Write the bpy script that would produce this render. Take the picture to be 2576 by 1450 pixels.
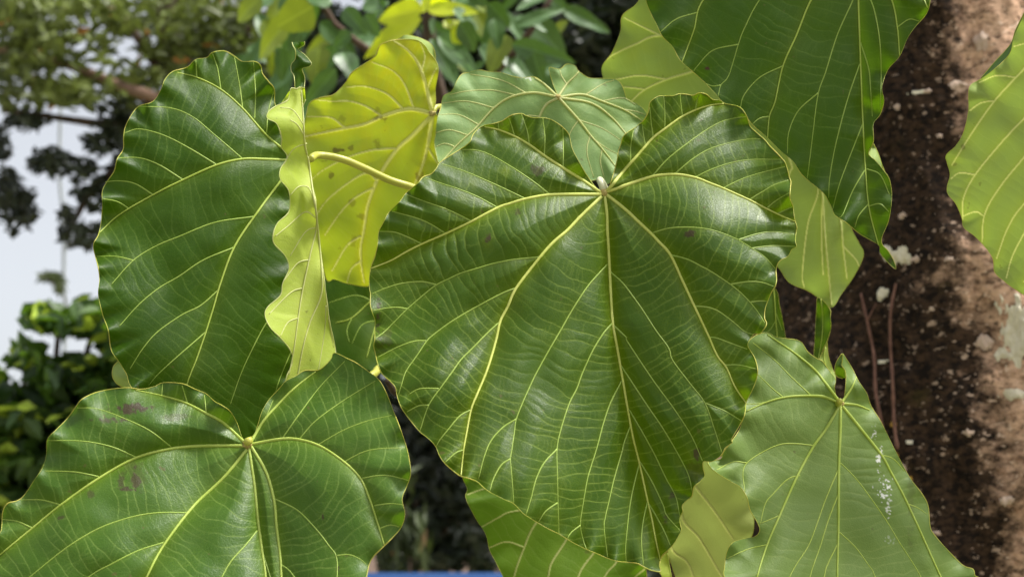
import bpy, math, random
import numpy as np
from mathutils import Vector

for _o in list(bpy.data.objects):
    bpy.data.objects.remove(_o)
SC = bpy.context.scene
RNG = np.random.default_rng(11)
random.seed(11)

# ------------------------------------------------------------------ camera, sky, sun, exposure
CAM_LOC = np.array([0.0, 0.0, 1.6])
PITCH = math.radians(12.0)
FPX = 2575.0 * 50.0 / 36.0            # focal length in pixels of a 2575 px wide picture
cam_data = bpy.data.cameras.new('camera')
cam_data.lens = 50.0
cam_data.sensor_width = 36.0
cam_data.clip_start = 0.02
cam_data.clip_end = 2000.0
cam_data.dof.use_dof = True
cam_data.dof.focus_distance = 0.95
cam_data.dof.aperture_fstop = 10.0
cam = bpy.data.objects.new('camera', cam_data)
SC.collection.objects.link(cam)
cam.location = CAM_LOC
cam.rotation_euler = (math.radians(90) + PITCH, 0, 0)
SC.camera = cam

SUN_EL, SUN_AZ = math.radians(61), math.radians(104)      # azimuth measured clockwise from +Y
world = bpy.data.worlds.new('World')
SC.world = world
world.use_nodes = True
_nt = world.node_tree
_nt.nodes.clear()
_sky = _nt.nodes.new('ShaderNodeTexSky')
_sky.sky_type = 'NISHITA'
_sky.sun_disc = False
_sky.sun_elevation = SUN_EL
_sky.sun_rotation = SUN_AZ
_sky.air_density = 1.0
_sky.dust_density = 4.0
_sky.ozone_density = 1.0
_hs = _nt.nodes.new('ShaderNodeHueSaturation')
_hs.inputs['Saturation'].default_value = 0.26
_hs.inputs['Value'].default_value = 1.0
_bg = _nt.nodes.new('ShaderNodeBackground')
_bg.inputs['Strength'].default_value = 0.104
_wo = _nt.nodes.new('ShaderNodeOutputWorld')
_nt.links.new(_sky.outputs[0], _hs.inputs['Color'])
_nt.links.new(_hs.outputs[0], _bg.inputs['Color'])
_nt.links.new(_bg.outputs[0], _wo.inputs['Surface'])

sun_data = bpy.data.lights.new('sun', 'SUN')
sun_data.energy = 2.6
sun_data.angle = math.radians(11)
sun_data.color = (1.0, 0.97, 0.91)
sun = bpy.data.objects.new('sun', sun_data)
SC.collection.objects.link(sun)
_sd = Vector((math.sin(SUN_AZ) * math.cos(SUN_EL), math.cos(SUN_AZ) * math.cos(SUN_EL), math.sin(SUN_EL)))
sun.rotation_euler = _sd.to_track_quat('Z', 'Y').to_euler()

SC.view_settings.view_transform = 'Standard'
SC.view_settings.look = 'None'
SC.view_settings.gamma = 1.0
SC.view_settings.exposure = 1.2
SC.view_settings.use_curve_mapping = False
SC.render.engine = 'CYCLES'
SC.cycles.max_bounces = 8
SC.cycles.transmission_bounces = 6
SC.cycles.use_denoising = True
SC.cycles.sample_clamp_indirect = 6.0

# ------------------------------------------------------------------ small helpers
CR = np.array([1.0, 0.0, 0.0])
CU = np.array([0.0, -math.sin(PITCH), math.cos(PITCH)])
CF = np.array([0.0, math.cos(PITCH), math.sin(PITCH)])


def at(u, v, z):
    """point at distance z in front of the lens for the direction (u, v)"""
    u, v, z = np.asarray(u, float), np.asarray(v, float), np.asarray(z, float)
    x = (u - 1287.5) / FPX * z
    y = -(v - 725.0) / FPX * z
    return CAM_LOC + x[..., None] * CR + y[..., None] * CU + z[..., None] * CF


def link(o, parent=None):
    SC.collection.objects.link(o)
    if parent is not None:
        o.parent = parent
        o.matrix_parent_inverse = parent.matrix_world.inverted()
    return o


def set_geo(me, verts, faces):
    """faces: (n,3) or (n,4) index array"""
    verts = np.ascontiguousarray(verts, np.float32)
    faces = np.ascontiguousarray(faces, np.int32)
    n, k = faces.shape
    me.vertices.add(len(verts))
    me.vertices.foreach_set('co', verts.ravel())
    me.loops.add(n * k)
    me.loops.foreach_set('vertex_index', faces.ravel())
    me.polygons.add(n)
    me.polygons.foreach_set('loop_start', np.arange(0, n * k, k, dtype=np.int32))
    me.polygons.foreach_set('loop_total', np.full(n, k, np.int32))
    me.polygons.foreach_set('use_smooth', np.ones(n, bool))
    me.update(calc_edges=True)


def mesh_obj(name, verts, faces, mat, parent=None, origin=None):
    me = bpy.data.meshes.new(name)
    verts = np.asarray(verts, float)
    if origin is not None:
        verts = verts - np.asarray(origin)
    set_geo(me, verts, faces)
    if mat is not None:
        me.materials.append(mat)
    o = bpy.data.objects.new(name, me)
    if origin is not None:
        o.location = origin
    return o


def add_attr(me, name, rgba):
    a = me.attributes.new(name, 'FLOAT_COLOR', 'POINT')
    a.data.foreach_set('color', np.ascontiguousarray(rgba, np.float32).ravel())


def tag(o, label, cat=None, group=None, kind=None):
    if label:
        o['label'] = label
    if cat:
        o['category'] = cat
    if group:
        o['group'] = group
    if kind:
        o['kind'] = kind
    return o


def empty(name, loc):
    o = bpy.data.objects.new(name, None)
    o.empty_display_size = 0.05
    o.location = loc
    SC.collection.objects.link(o)
    bpy.context.view_layer.update()
    return o


def child(o, parent):
    """parent with world-space geometry kept in place (parents are only translated)"""
    SC.collection.objects.link(o)
    o.parent = parent
    off = np.zeros(3)
    p = parent
    while p is not None:
        off += np.array(p.location)
        p = p.parent
    o.location = np.array(o.location) - off
    return o


def curve(pts, step=3.0, closed=False):
    """Catmull-Rom through pts, resampled about every `step`"""
    p = np.asarray(pts, float)
    if len(p) == 2 and not closed:
        n = max(2, int(np.hypot(*(p[1] - p[0])[:2]) / step) + 1)
        return p[0] + np.linspace(0, 1, n)[:, None] * (p[1] - p[0])
    if closed:
        q = np.vstack([p[-1], p, p[0], p[1]])
    else:
        q = np.vstack([2 * p[0] - p[1], p, 2 * p[-1] - p[-2]])
    out = []
    for i in range(1, len(q) - 2):
        a, b, c, d = q[i - 1], q[i], q[i + 1], q[i + 2]
        n = max(2, int(np.linalg.norm(c - b) / step) + 1)
        t = np.linspace(0, 1, n, endpoint=False)[:, None]
        out.append(0.5 * (2 * b + (c - a) * t + (2 * a - 5 * b + 4 * c - d) * t ** 2 + (3 * b - a - 3 * c + d) * t ** 3))
    if not closed:
        out.append(p[-1:])
    return np.vstack(out)


def tube(pts, rad, sides=6, flat=1.0, nrm=None):
    """verts and quads of a tube along 3D pts with radius per point; `flat` squeezes along nrm"""
    p = np.asarray(pts, float)
    n = len(p)
    r = np.broadcast_to(np.asarray(rad, float), (n,))
    t = np.gradient(p, axis=0)
    t /= np.linalg.norm(t, axis=1)[:, None] + 1e-12
    nn = -CF if nrm is None else np.asarray(nrm, float)
    side = np.cross(t, np.broadcast_to(nn, t.shape))
    l = np.linalg.norm(side, axis=1)[:, None]
    side = np.where(l > 1e-4, side / (l + 1e-12), CR)
    up = np.cross(side, t)
    a = np.arange(sides) * 2 * math.pi / sides
    ring = p[:, None, :] + r[:, None, None] * (np.cos(a)[None, :, None] * side[:, None, :] + flat * np.sin(a)[None, :, None] * up[:, None, :])
    v = ring.reshape(-1, 3)
    i = np.arange(n - 1)[:, None] * sides
    j = np.arange(sides)[None, :]
    f = np.stack([i + j, i + (j + 1) % sides, i + sides + (j + 1) % sides, i + sides + j], -1).reshape(-1, 4)
    # end caps
    v = np.vstack([v, p[:1], p[-1:]])
    c0, c1 = n * sides, n * sides + 1
    j = np.arange(sides)
    k = (j + 1) % sides
    cap0 = np.stack([np.full(sides, c0), k, j, j], -1)
    cap1 = np.stack([np.full(sides, c1), (n - 1) * sides + j, (n - 1) * sides + k, (n - 1) * sides + k], -1)
    return v, f, cap0[:, :3], cap1[:, :3]


def tubes_mesh(items, sides=6, flat=1.0):
    """items: list of (pts, radii) -> verts, triangle faces"""
    V, F, off = [], [], 0
    for pts, rad in items:
        v, f, a, b = tube(pts, rad, sides, flat)
        tri = np.vstack([f[:, [0, 1, 2]], f[:, [0, 2, 3]], a, b])
        V.append(v)
        F.append(tri + off)
        off += len(v)
    return np.vstack(V), np.vstack(F)


# ------------------------------------------------------------------ materials
def mat_new(name):
    m = bpy.data.materials.new(name)
    m.use_nodes = True
    nt = m.node_tree
    nt.nodes.clear()
    return m, nt


class NB:
    """tiny node builder"""
    def __init__(self, nt):
        self.nt = nt

    def n(self, typ, **kw):
        nd = self.nt.nodes.new(typ)
        for k, v in kw.items():
            if k.startswith('_'):
                setattr(nd, k[1:], v)
            else:
                key = k.replace('__', ' ')
                s = nd.inputs[int(key[1:])] if key[0] == 'i' and key[1:].isdigit() else nd.inputs[key]
                self.put(s, v)
        return nd

    def put(self, s, v):
        if isinstance(v, bpy.types.NodeSocket):
            self.nt.links.new(v, s)
        elif isinstance(v, (tuple, list)) and len(v) == 3 and s.type == 'RGBA':
            s.default_value = (*v, 1)
        else:
            s.default_value = v

    def mix(self, fac, a, b, mode='MIX'):
        nd = self.nt.nodes.new('ShaderNodeMix')
        nd.data_type = 'RGBA'
        nd.blend_type = mode
        self.put(nd.inputs[0], fac)
        self.put(nd.inputs[6], a)
        self.put(nd.inputs[7], b)
        return nd.outputs[2]

    def noise(self, scale, detail=3, rough=0.5, vec=None, dist=0.0):
        nd = self.n('ShaderNodeTexNoise', Scale=scale, Detail=detail, Roughness=rough, Distortion=dist)
        if vec is not None:
            self.put(nd.inputs['Vector'], vec)
        return nd.outputs['Fac']

    def ramp(self, fac, lo, hi, a=0.0, b=1.0):
        nd = self.n('ShaderNodeMapRange')
        self.put(nd.inputs[0], fac)
        nd.inputs[1].default_value = lo
        nd.inputs[2].default_value = hi
        nd.inputs[3].default_value = a
        nd.inputs[4].default_value = b
        return nd.outputs[0]

    def math(self, op, a, b=0.0):
        nd = self.n('ShaderNodeMath', _operation=op)
        if op == 'MULTIPLY_ADD':
            nd.inputs[2].default_value = -0.32
        self.put(nd.inputs[0], a)
        self.put(nd.inputs[1], b)
        return nd.outputs[0]


def leaf_material(name, dark, light, yellow, vein, trans, rough=0.42, tfac=0.3, spec=0.5, tert=0.55, fine=0.35, ribc=(0.70, 0.74, 0.28)):
    m, nt = mat_new(name)
    b = NB(nt)
    co = b.n('ShaderNodeTexCoord').outputs['Object']
    msk = b.n('ShaderNodeAttribute', _attribute_name='mask')
    sep = b.n('ShaderNodeSeparateColor', Color=msk.outputs['Color'])
    r, g, bl = sep.outputs[0], sep.outputs[1], sep.outputs[2]
    al = msk.outputs['Alpha']
    n1 = b.noise(14, 4, 0.6, co)
    col = b.mix(b.ramp(n1, 0.3, 0.7), dark, light)
    # yellowish tissue along the ribs
    col = b.mix(b.math('MULTIPLY', g, 0.55), col, yellow)
    # fine areole network
    vo = b.n('ShaderNodeTexVoronoi', _feature='DISTANCE_TO_EDGE', Scale=520.0)
    wn = b.n('ShaderNodeTexNoise', Scale=300.0, Detail=2.0)
    nt.links.new(co, wn.inputs['Vector'])
    wv = b.n('ShaderNodeVectorMath', _operation='SCALE', i0=wn.outputs['Color'])
    wv.inputs['Scale'].default_value = 0.0022
    wa = b.n('ShaderNodeVectorMath', _operation='ADD', i0=co, i1=wv.outputs[0])
    nt.links.new(wa.outputs[0], vo.inputs['Vector'])
    net = b.ramp(vo.outputs['Distance'], 0.0, 0.16, 1.0, 0.0)
    fmod = b.math('MULTIPLY', net, b.ramp(b.noise(60, 2, 0.5, co), 0.4, 0.75, 0.0, fine))
    col = b.mix(fmod, col, yellow)
    col = b.mix(b.math('MULTIPLY', r, tert), col, vein)
    rb = b.n('ShaderNodeAttribute', _attribute_name='rib').outputs['Fac']
    col = b.mix(b.math('MULTIPLY', rb, 0.9), col, ribc)
    # small dust and pale flecks
    sp = b.ramp(b.noise(900, 2, 0.6, co), 0.66, 0.74, 0.0, 0.08)
    col = b.mix(sp, col, (0.28, 0.34, 0.14))
    dots = b.ramp(b.noise(150, 2, 0.5, co), 0.735, 0.755, 0.0, 0.6)
    col = b.mix(dots, col, (0.10, 0.07, 0.03))
    dust = b.ramp(b.noise(9, 5, 0.7, co), 0.5, 0.75, 0.0, 0.06)
    col = b.mix(dust, col, (0.30, 0.32, 0.20))
    # bruises (brown) and droppings (white)
    col = b.mix(bl, col, (0.050, 0.028, 0.022))
    col = b.mix(al, col, (0.78, 0.78, 0.72))
    rg = b.ramp(b.noise(25, 3, 0.6, co), 0.3, 0.7, rough - 0.06, rough + 0.1)
    bump = b.n('ShaderNodeBump', Strength=0.22, Distance=0.0006)
    hh = b.math('ADD', b.math('MULTIPLY', net, -0.5), b.noise(420, 3, 0.6, co))
    nt.links.new(hh, bump.inputs['Height'])
    p = b.n('ShaderNodeBsdfPrincipled', Roughness=rg)
    p.inputs['Base Color'].default_value = (0, 0, 0, 1)
    nt.links.new(col, p.inputs['Base Color'])
    p.inputs['Specular IOR Level'].default_value = spec
    nt.links.new(bump.outputs[0], p.inputs['Normal'])
    tcol = b.mix(b.math('MULTIPLY', r, tert * 0.6), b.mix(b.ramp(n1, 0.3, 0.7), trans, tuple(c * 1.15 for c in trans)), tuple(c * 0.7 for c in trans))
    tcol = b.mix(b.math('MULTIPLY', rb, 0.9), tcol, (0.85, 0.88, 0.25))
    tcol = b.mix(b.math('MULTIPLY', g, 0.5), tcol, yellow)
    tcol = b.mix(bl, tcol, (0.12, 0.06, 0.02))
    t = b.n('ShaderNodeBsdfTranslucent')
    nt.links.new(tcol, t.inputs['Color'])
    mx = b.n('ShaderNodeMixShader')
    mx.inputs[0].default_value = tfac
    nt.links.new(p.outputs[0], mx.inputs[1])
    nt.links.new(t.outputs[0], mx.inputs[2])
    o = b.n('ShaderNodeOutputMaterial')
    nt.links.new(mx.outputs[0], o.inputs['Surface'])
    return m


def plain_material(name, c1, c2, scale=40, rough=0.5, tfac=0.0, trans=None, bump=0.15, spec=0.4):
    m, nt = mat_new(name)
    b = NB(nt)
    co = b.n('ShaderNodeTexCoord').outputs['Object']
    f = b.ramp(b.noise(scale, 4, 0.6, co), 0.3, 0.7)
    p = b.n('ShaderNodeBsdfPrincipled', Roughness=rough)
    nt.links.new(b.mix(f, c1, c2), p.inputs['Base Color'])
    p.inputs['Specular IOR Level'].default_value = spec
    bp = b.n('ShaderNodeBump', Strength=bump, Distance=0.002)
    nt.links.new(b.noise(scale * 4, 4, 0.6, co), bp.inputs['Height'])
    nt.links.new(bp.outputs[0], p.inputs['Normal'])
    out = b.n('ShaderNodeOutputMaterial')
    if tfac > 0:
        t = b.n('ShaderNodeBsdfTranslucent')
        b.put(t.inputs['Color'], trans)
        mx = b.n('ShaderNodeMixShader')
        mx.inputs[0].default_value = tfac
        nt.links.new(p.outputs[0], mx.inputs[1])
        nt.links.new(t.outputs[0], mx.inputs[2])
        nt.links.new(mx.outputs[0], out.inputs['Surface'])
    else:
        nt.links.new(p.outputs[0], out.inputs['Surface'])
    return m


def foliage_material(name, c1, c2, accent, acc_amount, trans, tfac=0.3, rough=0.5):
    """leaf faces of far crowns: colour by a tone stored on each leaf: random, plus painted lit and shaded clumps"""
    m, nt = mat_new(name)
    b = NB(nt)
    at_ = b.n('ShaderNodeAttribute', _attribute_name='tone')
    sep = b.n('ShaderNodeSeparateColor', Color=at_.outputs['Color'])
    col = b.mix(sep.outputs[0], c1, c2)
    acc = b.ramp(sep.outputs[1], 1 - acc_amount, 1 - acc_amount + 0.005)
    col = b.mix(acc, col, accent)
    p = b.n('ShaderNodeBsdfPrincipled', Roughness=rough)
    nt.links.new(col, p.inputs['Base Color'])
    t = b.n('ShaderNodeBsdfTranslucent')
    nt.links.new(b.mix(acc, trans, accent), t.inputs['Color'])
    mx = b.n('ShaderNodeMixShader')
    mx.inputs[0].default_value = tfac
    nt.links.new(p.outputs[0], mx.inputs[1])
    nt.links.new(t.outputs[0], mx.inputs[2])
    o = b.n('ShaderNodeOutputMaterial')
    nt.links.new(mx.outputs[0], o.inputs['Surface'])
    return m


M = {
    'upper': leaf_material('leaf_upper_dark_green', (0.023, 0.062, 0.002), (0.042, 0.092, 0.004), (0.17, 0.23, 0.008), (0.30, 0.40, 0.07), (0.15, 0.28, 0.003), rough=0.38, tfac=0.28, spec=0.24, tert=0.55, fine=0.26),
    'upper_soft': leaf_material('leaf_upper_soft_green', (0.033, 0.086, 0.007), (0.053, 0.116, 0.012), (0.14, 0.22, 0.015), (0.28, 0.39, 0.09), (0.13, 0.27, 0.006), rough=0.40, tfac=0.26, spec=0.28, tert=0.5, fine=0.25),
    'upper_dk': leaf_material('leaf_upper_deep_green', (0.018, 0.052, 0.002), (0.029, 0.073, 0.003), (0.10, 0.16, 0.008), (0.18, 0.28, 0.05), (0.11, 0.24, 0.003), rough=0.42, tfac=0.28, spec=0.18, tert=0.45, fine=0.24),
    'pale': leaf_material('leaf_upper_pale_green', (0.115, 0.185, 0.034), (0.150, 0.23, 0.048), (0.20, 0.30, 0.05), (0.34, 0.42, 0.12), (0.16, 0.29, 0.02), rough=0.50, tfac=0.26, spec=0.35, tert=0.45, fine=0.22),
    'glaucous': leaf_material('leaf_upper_glaucous_green', (0.185, 0.31, 0.105), (0.225, 0.355, 0.13), (0.26, 0.37, 0.07), (0.40, 0.50, 0.18), (0.22, 0.37, 0.06), rough=0.55, tfac=0.3, spec=0.35, tert=0.4, fine=0.15),
    'under': leaf_material('leaf_underside_light_green', (0.235, 0.325, 0.080), (0.285, 0.375, 0.105), (0.32, 0.40, 0.04), (0.45, 0.53, 0.17), (0.26, 0.38, 0.05), rough=0.6, tfac=0.32, spec=0.25, tert=0.3, fine=0.2),
    'straw': leaf_material('leaf_underside_straw_green', (0.40, 0.46, 0.125), (0.45, 0.51, 0.155), (0.42, 0.46, 0.11), (0.50, 0.53, 0.18), (0.34, 0.43, 0.09), rough=0.6, tfac=0.36, spec=0.25, tert=0.25, fine=0.12, ribc=(0.62, 0.62, 0.25)),
    'mid': leaf_material('leaf_mid_green', (0.085, 0.165, 0.010), (0.12, 0.21, 0.018), (0.18, 0.29, 0.02), (0.34, 0.42, 0.12), (0.18, 0.38, 0.003), rough=0.5, tfac=0.36, spec=0.3, tert=0.35, fine=0.2, ribc=(0.5, 0.52, 0.2)),
    'yellow': leaf_material('leaf_underside_yellow_green', (0.30, 0.42, 0.040), (0.37, 0.48, 0.065), (0.56, 0.50, 0.006), (0.52, 0.58, 0.16), (0.42, 0.52, 0.015), rough=0.5, tfac=0.45, spec=0.35, tert=0.4, fine=0.15, ribc=(0.74, 0.76, 0.26)),
    'lime': leaf_material('leaf_underside_lime_green', (0.40, 0.51, 0.06), (0.46, 0.57, 0.09), (0.52, 0.58, 0.10), (0.56, 0.63, 0.20), (0.44, 0.57, 0.02), rough=0.55, tfac=0.4, spec=0.3, tert=0.3, fine=0.12),
    'vein': plain_material('leaf_rib', (0.46, 0.60, 0.10), (0.56, 0.68, 0.16), 60, 0.45, 0.35, (0.62, 0.66, 0.08), 0.05),
    'vein_tan': plain_material('leaf_rib_tan', (0.56, 0.63, 0.12), (0.66, 0.70, 0.19), 60, 0.5, 0.2, (0.6, 0.6, 0.08), 0.05),
    'vein_side': plain_material('leaf_side_rib', (0.33, 0.48, 0.08), (0.42, 0.56, 0.12), 60, 0.45, 0.3, (0.45, 0.55, 0.05), 0.05),
    'vein_pale': plain_material('leaf_rib_pale', (0.60, 0.63, 0.24), (0.68, 0.70, 0.32), 60, 0.5, 0.35, (0.65, 0.68, 0.15), 0.05),
    'rim': plain_material('leaf_rim', (0.34, 0.44, 0.05), (0.68, 0.60, 0.14), 70, 0.45, 0.35, (0.6, 0.55, 0.05), 0.05),
    'stalk': plain_material('leaf_stalk', (0.44, 0.46, 0.06), (0.55, 0.54, 0.10), 30, 0.4, 0.2, (0.45, 0.46, 0.03), 0.1, 0.5),
    'cream': plain_material('leaf_stalk_cream', (0.66, 0.66, 0.42), (0.74, 0.74, 0.52), 60, 0.35, 0.1, (0.6, 0.6, 0.3), 0.05, 0.5),
    'knot': plain_material('leaf_knot', (0.30, 0.20, 0.06), (0.50, 0.42, 0.14), 200, 0.7, 0, None, 0.5),
    'stem': plain_material('plant_stem', (0.035, 0.022, 0.014), (0.09, 0.06, 0.035), 90, 0.8, 0, None, 0.6),
}

# ------------------------------------------------------------------ raster tools for the leaf blades
def blur(a, s):
    """gaussian blur, s in cells"""
    ky = np.fft.fftfreq(a.shape[0])[:, None]
    kx = np.fft.rfftfreq(a.shape[1])[None, :]
    return np.fft.irfft2(np.fft.rfft2(a) * np.exp(-2 * (math.pi * s) ** 2 * (kx ** 2 + ky ** 2)), s=a.shape)


def nz(shape, s, rng):
    n = blur(rng.standard_normal(shape), min(s, 0.2 * min(shape)))
    n -= n.mean()
    return n / (n.std() + 1e-9)


def jump_flood(shape, pts, org, g):
    """index of the nearest of pts for every cell, and its distance (in picture px)"""
    H, W = shape
    X = org[0] + np.arange(W) * g
    Y = org[1] + np.arange(H) * g
    XX, YY = np.meshgrid(X, Y)
    idx = np.full(shape, -1, np.int32)
    ci = np.clip(np.round((pts[:, 0] - org[0]) / g).astype(int), 0, W - 1)
    ri = np.clip(np.round((pts[:, 1] - org[1]) / g).astype(int), 0, H - 1)
    idx[ri, ci] = np.arange(len(pts))
    px = pts[:, 0].astype(np.float32)
    py = pts[:, 1].astype(np.float32)

    def dist(ix):
        d = (px[ix] - XX) ** 2 + (py[ix] - YY) ** 2
        return np.where(ix >= 0, d, 1e12)
    best = dist(idx)
    step = 1 << int(math.ceil(math.log2(max(H, W))) - 1)
    steps = []
    while step >= 1:
        steps.append(step)
        step //= 2
    steps += [2, 1]
    for st in steps:
        for dy in (-st, 0, st):
            for dx in (-st, 0, st):
                if dx == 0 and dy == 0:
                    continue
                y0, y1 = max(0, -dy), min(H, H - dy)
                x0, x1 = max(0, -dx), min(W, W - dx)
                if y1 <= y0 or x1 <= x0:
                    continue
                cand = idx[y0 + dy:y1 + dy, x0 + dx:x1 + dx]
                sub = idx[y0:y1, x0:x1]
                d = (px[cand] - XX[y0:y1, x0:x1]) ** 2 + (py[cand] - YY[y0:y1, x0:x1]) ** 2
                d = np.where(cand >= 0, d, 1e12)
                bs = best[y0:y1, x0:x1]
                m = d < bs
                bs[m] = d[m]
                sub[m] = cand[m]
    return idx, np.sqrt(best)


def inside_mask(shape, poly, org, g):
    H, W = shape
    X = org[0] + np.arange(W) * g
    out = np.zeros(shape, bool)
    a = poly
    b = np.roll(poly, -1, 0)
    for r in range(H):
        y = org[1] + r * g + 1e-4
        hit = (a[:, 1] > y) != (b[:, 1] > y)
        if not hit.any():
            continue
        xs = np.sort(a[hit, 0] + (y - a[hit, 1]) / (b[hit, 1] - a[hit, 1]) * (b[hit, 0] - a[hit, 0]))
        out[r] = (np.searchsorted(xs, X) % 2) == 1
    return out


def fr(x0, y0, k):
    """reader for points noted in a crop of the picture -> 2575 px picture coordinates"""
    def f(*p):
        a = np.array(p, float).reshape(-1, 2)
        return (np.array([x0, y0]) + a * k) / 1.55340
    return f


W_ = fr(0, 0, 1.5534)
Q1, Q2, Q3, Q4 = fr(1400, 350, 1 / 2.575), fr(2200, 350, 1 / 2.575), fr(1400, 900, 1 / 2.575), fr(2200, 900, 1 / 2.575)
Q5, Q6 = fr(1500, 1450, 1 / 2.575), fr(2100, 1689, 1 / 2.575)
R1, R3, R4 = fr(0, 0, 0.7764), fr(1300, 1200, 0.7376), fr(0, 1200, 0.7256)
R5, R6, R7, R8 = fr(2300, 0, 0.7586), fr(2600, 1100, 0.7946), fr(900, 0, 0.66), fr(950, 150, 0.965)
S6 = fr(2900, 950, 600 / 1243)
cat = lambda *a: np.vstack(a)


def trace_net(shape, lo, g, ins, od, vi, vd, vid, allv, FX, FY, space, rng):
    """points along cross veins (rib to rib) and along a weaker net between them"""
    Hd, Wd = shape
    wob = nz(shape, 20 / g, rng) * 0.17 + nz(shape, 6 / g, rng) * 0.13
    cellv = vid[vi]

    def ij(p):
        return (np.clip(np.round((p[:, 1] - lo[1]) / g).astype(int), 0, Hd - 1), np.clip(np.round((p[:, 0] - lo[0]) / g).astype(int), 0, Wd - 1))
    occ = np.zeros(shape, bool)
    rad = max(1, int(space * 0.72 / g))
    yy, xx = np.mgrid[-rad:rad + 1, -rad:rad + 1]
    disk = (yy ** 2 + xx ** 2) <= rad * rad
    dy, dx = yy[disk], xx[disk]
    lines = []
    step = 1.8
    nmax = int(260 / step)
    for v, c in enumerate(allv):
        seg = np.hypot(*np.diff(c, axis=0).T)
        arc = np.concatenate([[0], np.cumsum(seg)])
        if arc[-1] < space:
            continue
        for sd in (1, -1):
            s0 = np.arange(space * rng.uniform(0.3, 0.8), arc[-1], space * 0.5)
            s0 = s0 + rng.uniform(-0.15, 0.15, len(s0)) * space
            p = np.stack([np.interp(s0, arc, c[:, 0]), np.interp(s0, arc, c[:, 1])], -1)
            path = [p.copy()]
            alive = np.ones(len(p), bool)
            endk = np.full(len(p), nmax)
            good = np.zeros(len(p), bool)
            for k in range(nmax):
                r, q = ij(p)
                fx, fy = FX[r, q], FY[r, q]
                a = wob[r, q]
                ca, sa = np.cos(a), np.sin(a)
                nx, ny = -fy * sd, fx * sd
                p = p + step * np.stack([nx * ca - ny * sa, nx * sa + ny * ca], -1) * alive[:, None]
                path.append(p.copy())
                r, q = ij(p)
                out = ~ins[r, q]
                hit = (vd[r, q] < 1.6) & ((cellv[r, q] != v) & (k > 3))
                stop = alive & (out | hit)
                endk[stop] = k + 1
                good |= stop & (hit | (out & (k > 3)))
                alive &= ~stop
                if not alive.any():
                    break
            P = np.stack(path, 1)
            for w in range(len(P)):
                if not good[w] or endk[w] < 4:
                    continue
                L = P[w, :endk[w] + 1]
                r, q = ij(L)
                if occ[r, q].mean() > 0.30 or rng.uniform() < 0.12:
                    continue
                lines.append(L)
                rr = np.clip(r[1:-1, None] + dy[None], 0, Hd - 1)
                cc = np.clip(q[1:-1, None] + dx[None], 0, Wd - 1)
                occ[rr, cc] = True
    if not lines:
        return np.zeros((0, 2)), np.zeros((0, 2))
    t_pts = np.vstack(lines)
    # finer links, running along the outward direction from one cross vein to the next
    solid = np.zeros(shape, bool)
    r, q = ij(t_pts)
    solid[r, q] = True
    ok = vd < 1.6
    st = t_pts[::7]
    st = st[rng.uniform(size=len(st)) < 0.55]
    sg = rng.choice([-1, 1], len(st))
    p = st.copy()
    alive = np.ones(len(p), bool)
    acc = []
    for k in range(22):
        r, q = ij(p)
        a = wob[r, q] * 2.2 + rng.uniform(-0.5, 0.5, len(p))
        fx, fy = FX[r, q] * sg, FY[r, q] * sg
        p = p + 1.7 * np.stack([fx * np.cos(a) - fy * np.sin(a), fx * np.sin(a) + fy * np.cos(a)], -1) * alive[:, None]
        r, q = ij(p)
        acc.append(p[alive])
        alive &= ~((solid[r, q] & (k > 2)) | ok[r, q] | ~ins[r, q])
    return t_pts, np.vstack(acc)


plant_base = at(1700, 1500, 1.25)
plant_base[2] = 0.0
PLANT = empty('broad_leaved_plant', plant_base)
tag(PLANT, 'plant with very large heart-shaped green leaves in front of the thick tree trunk', 'plant')


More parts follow.
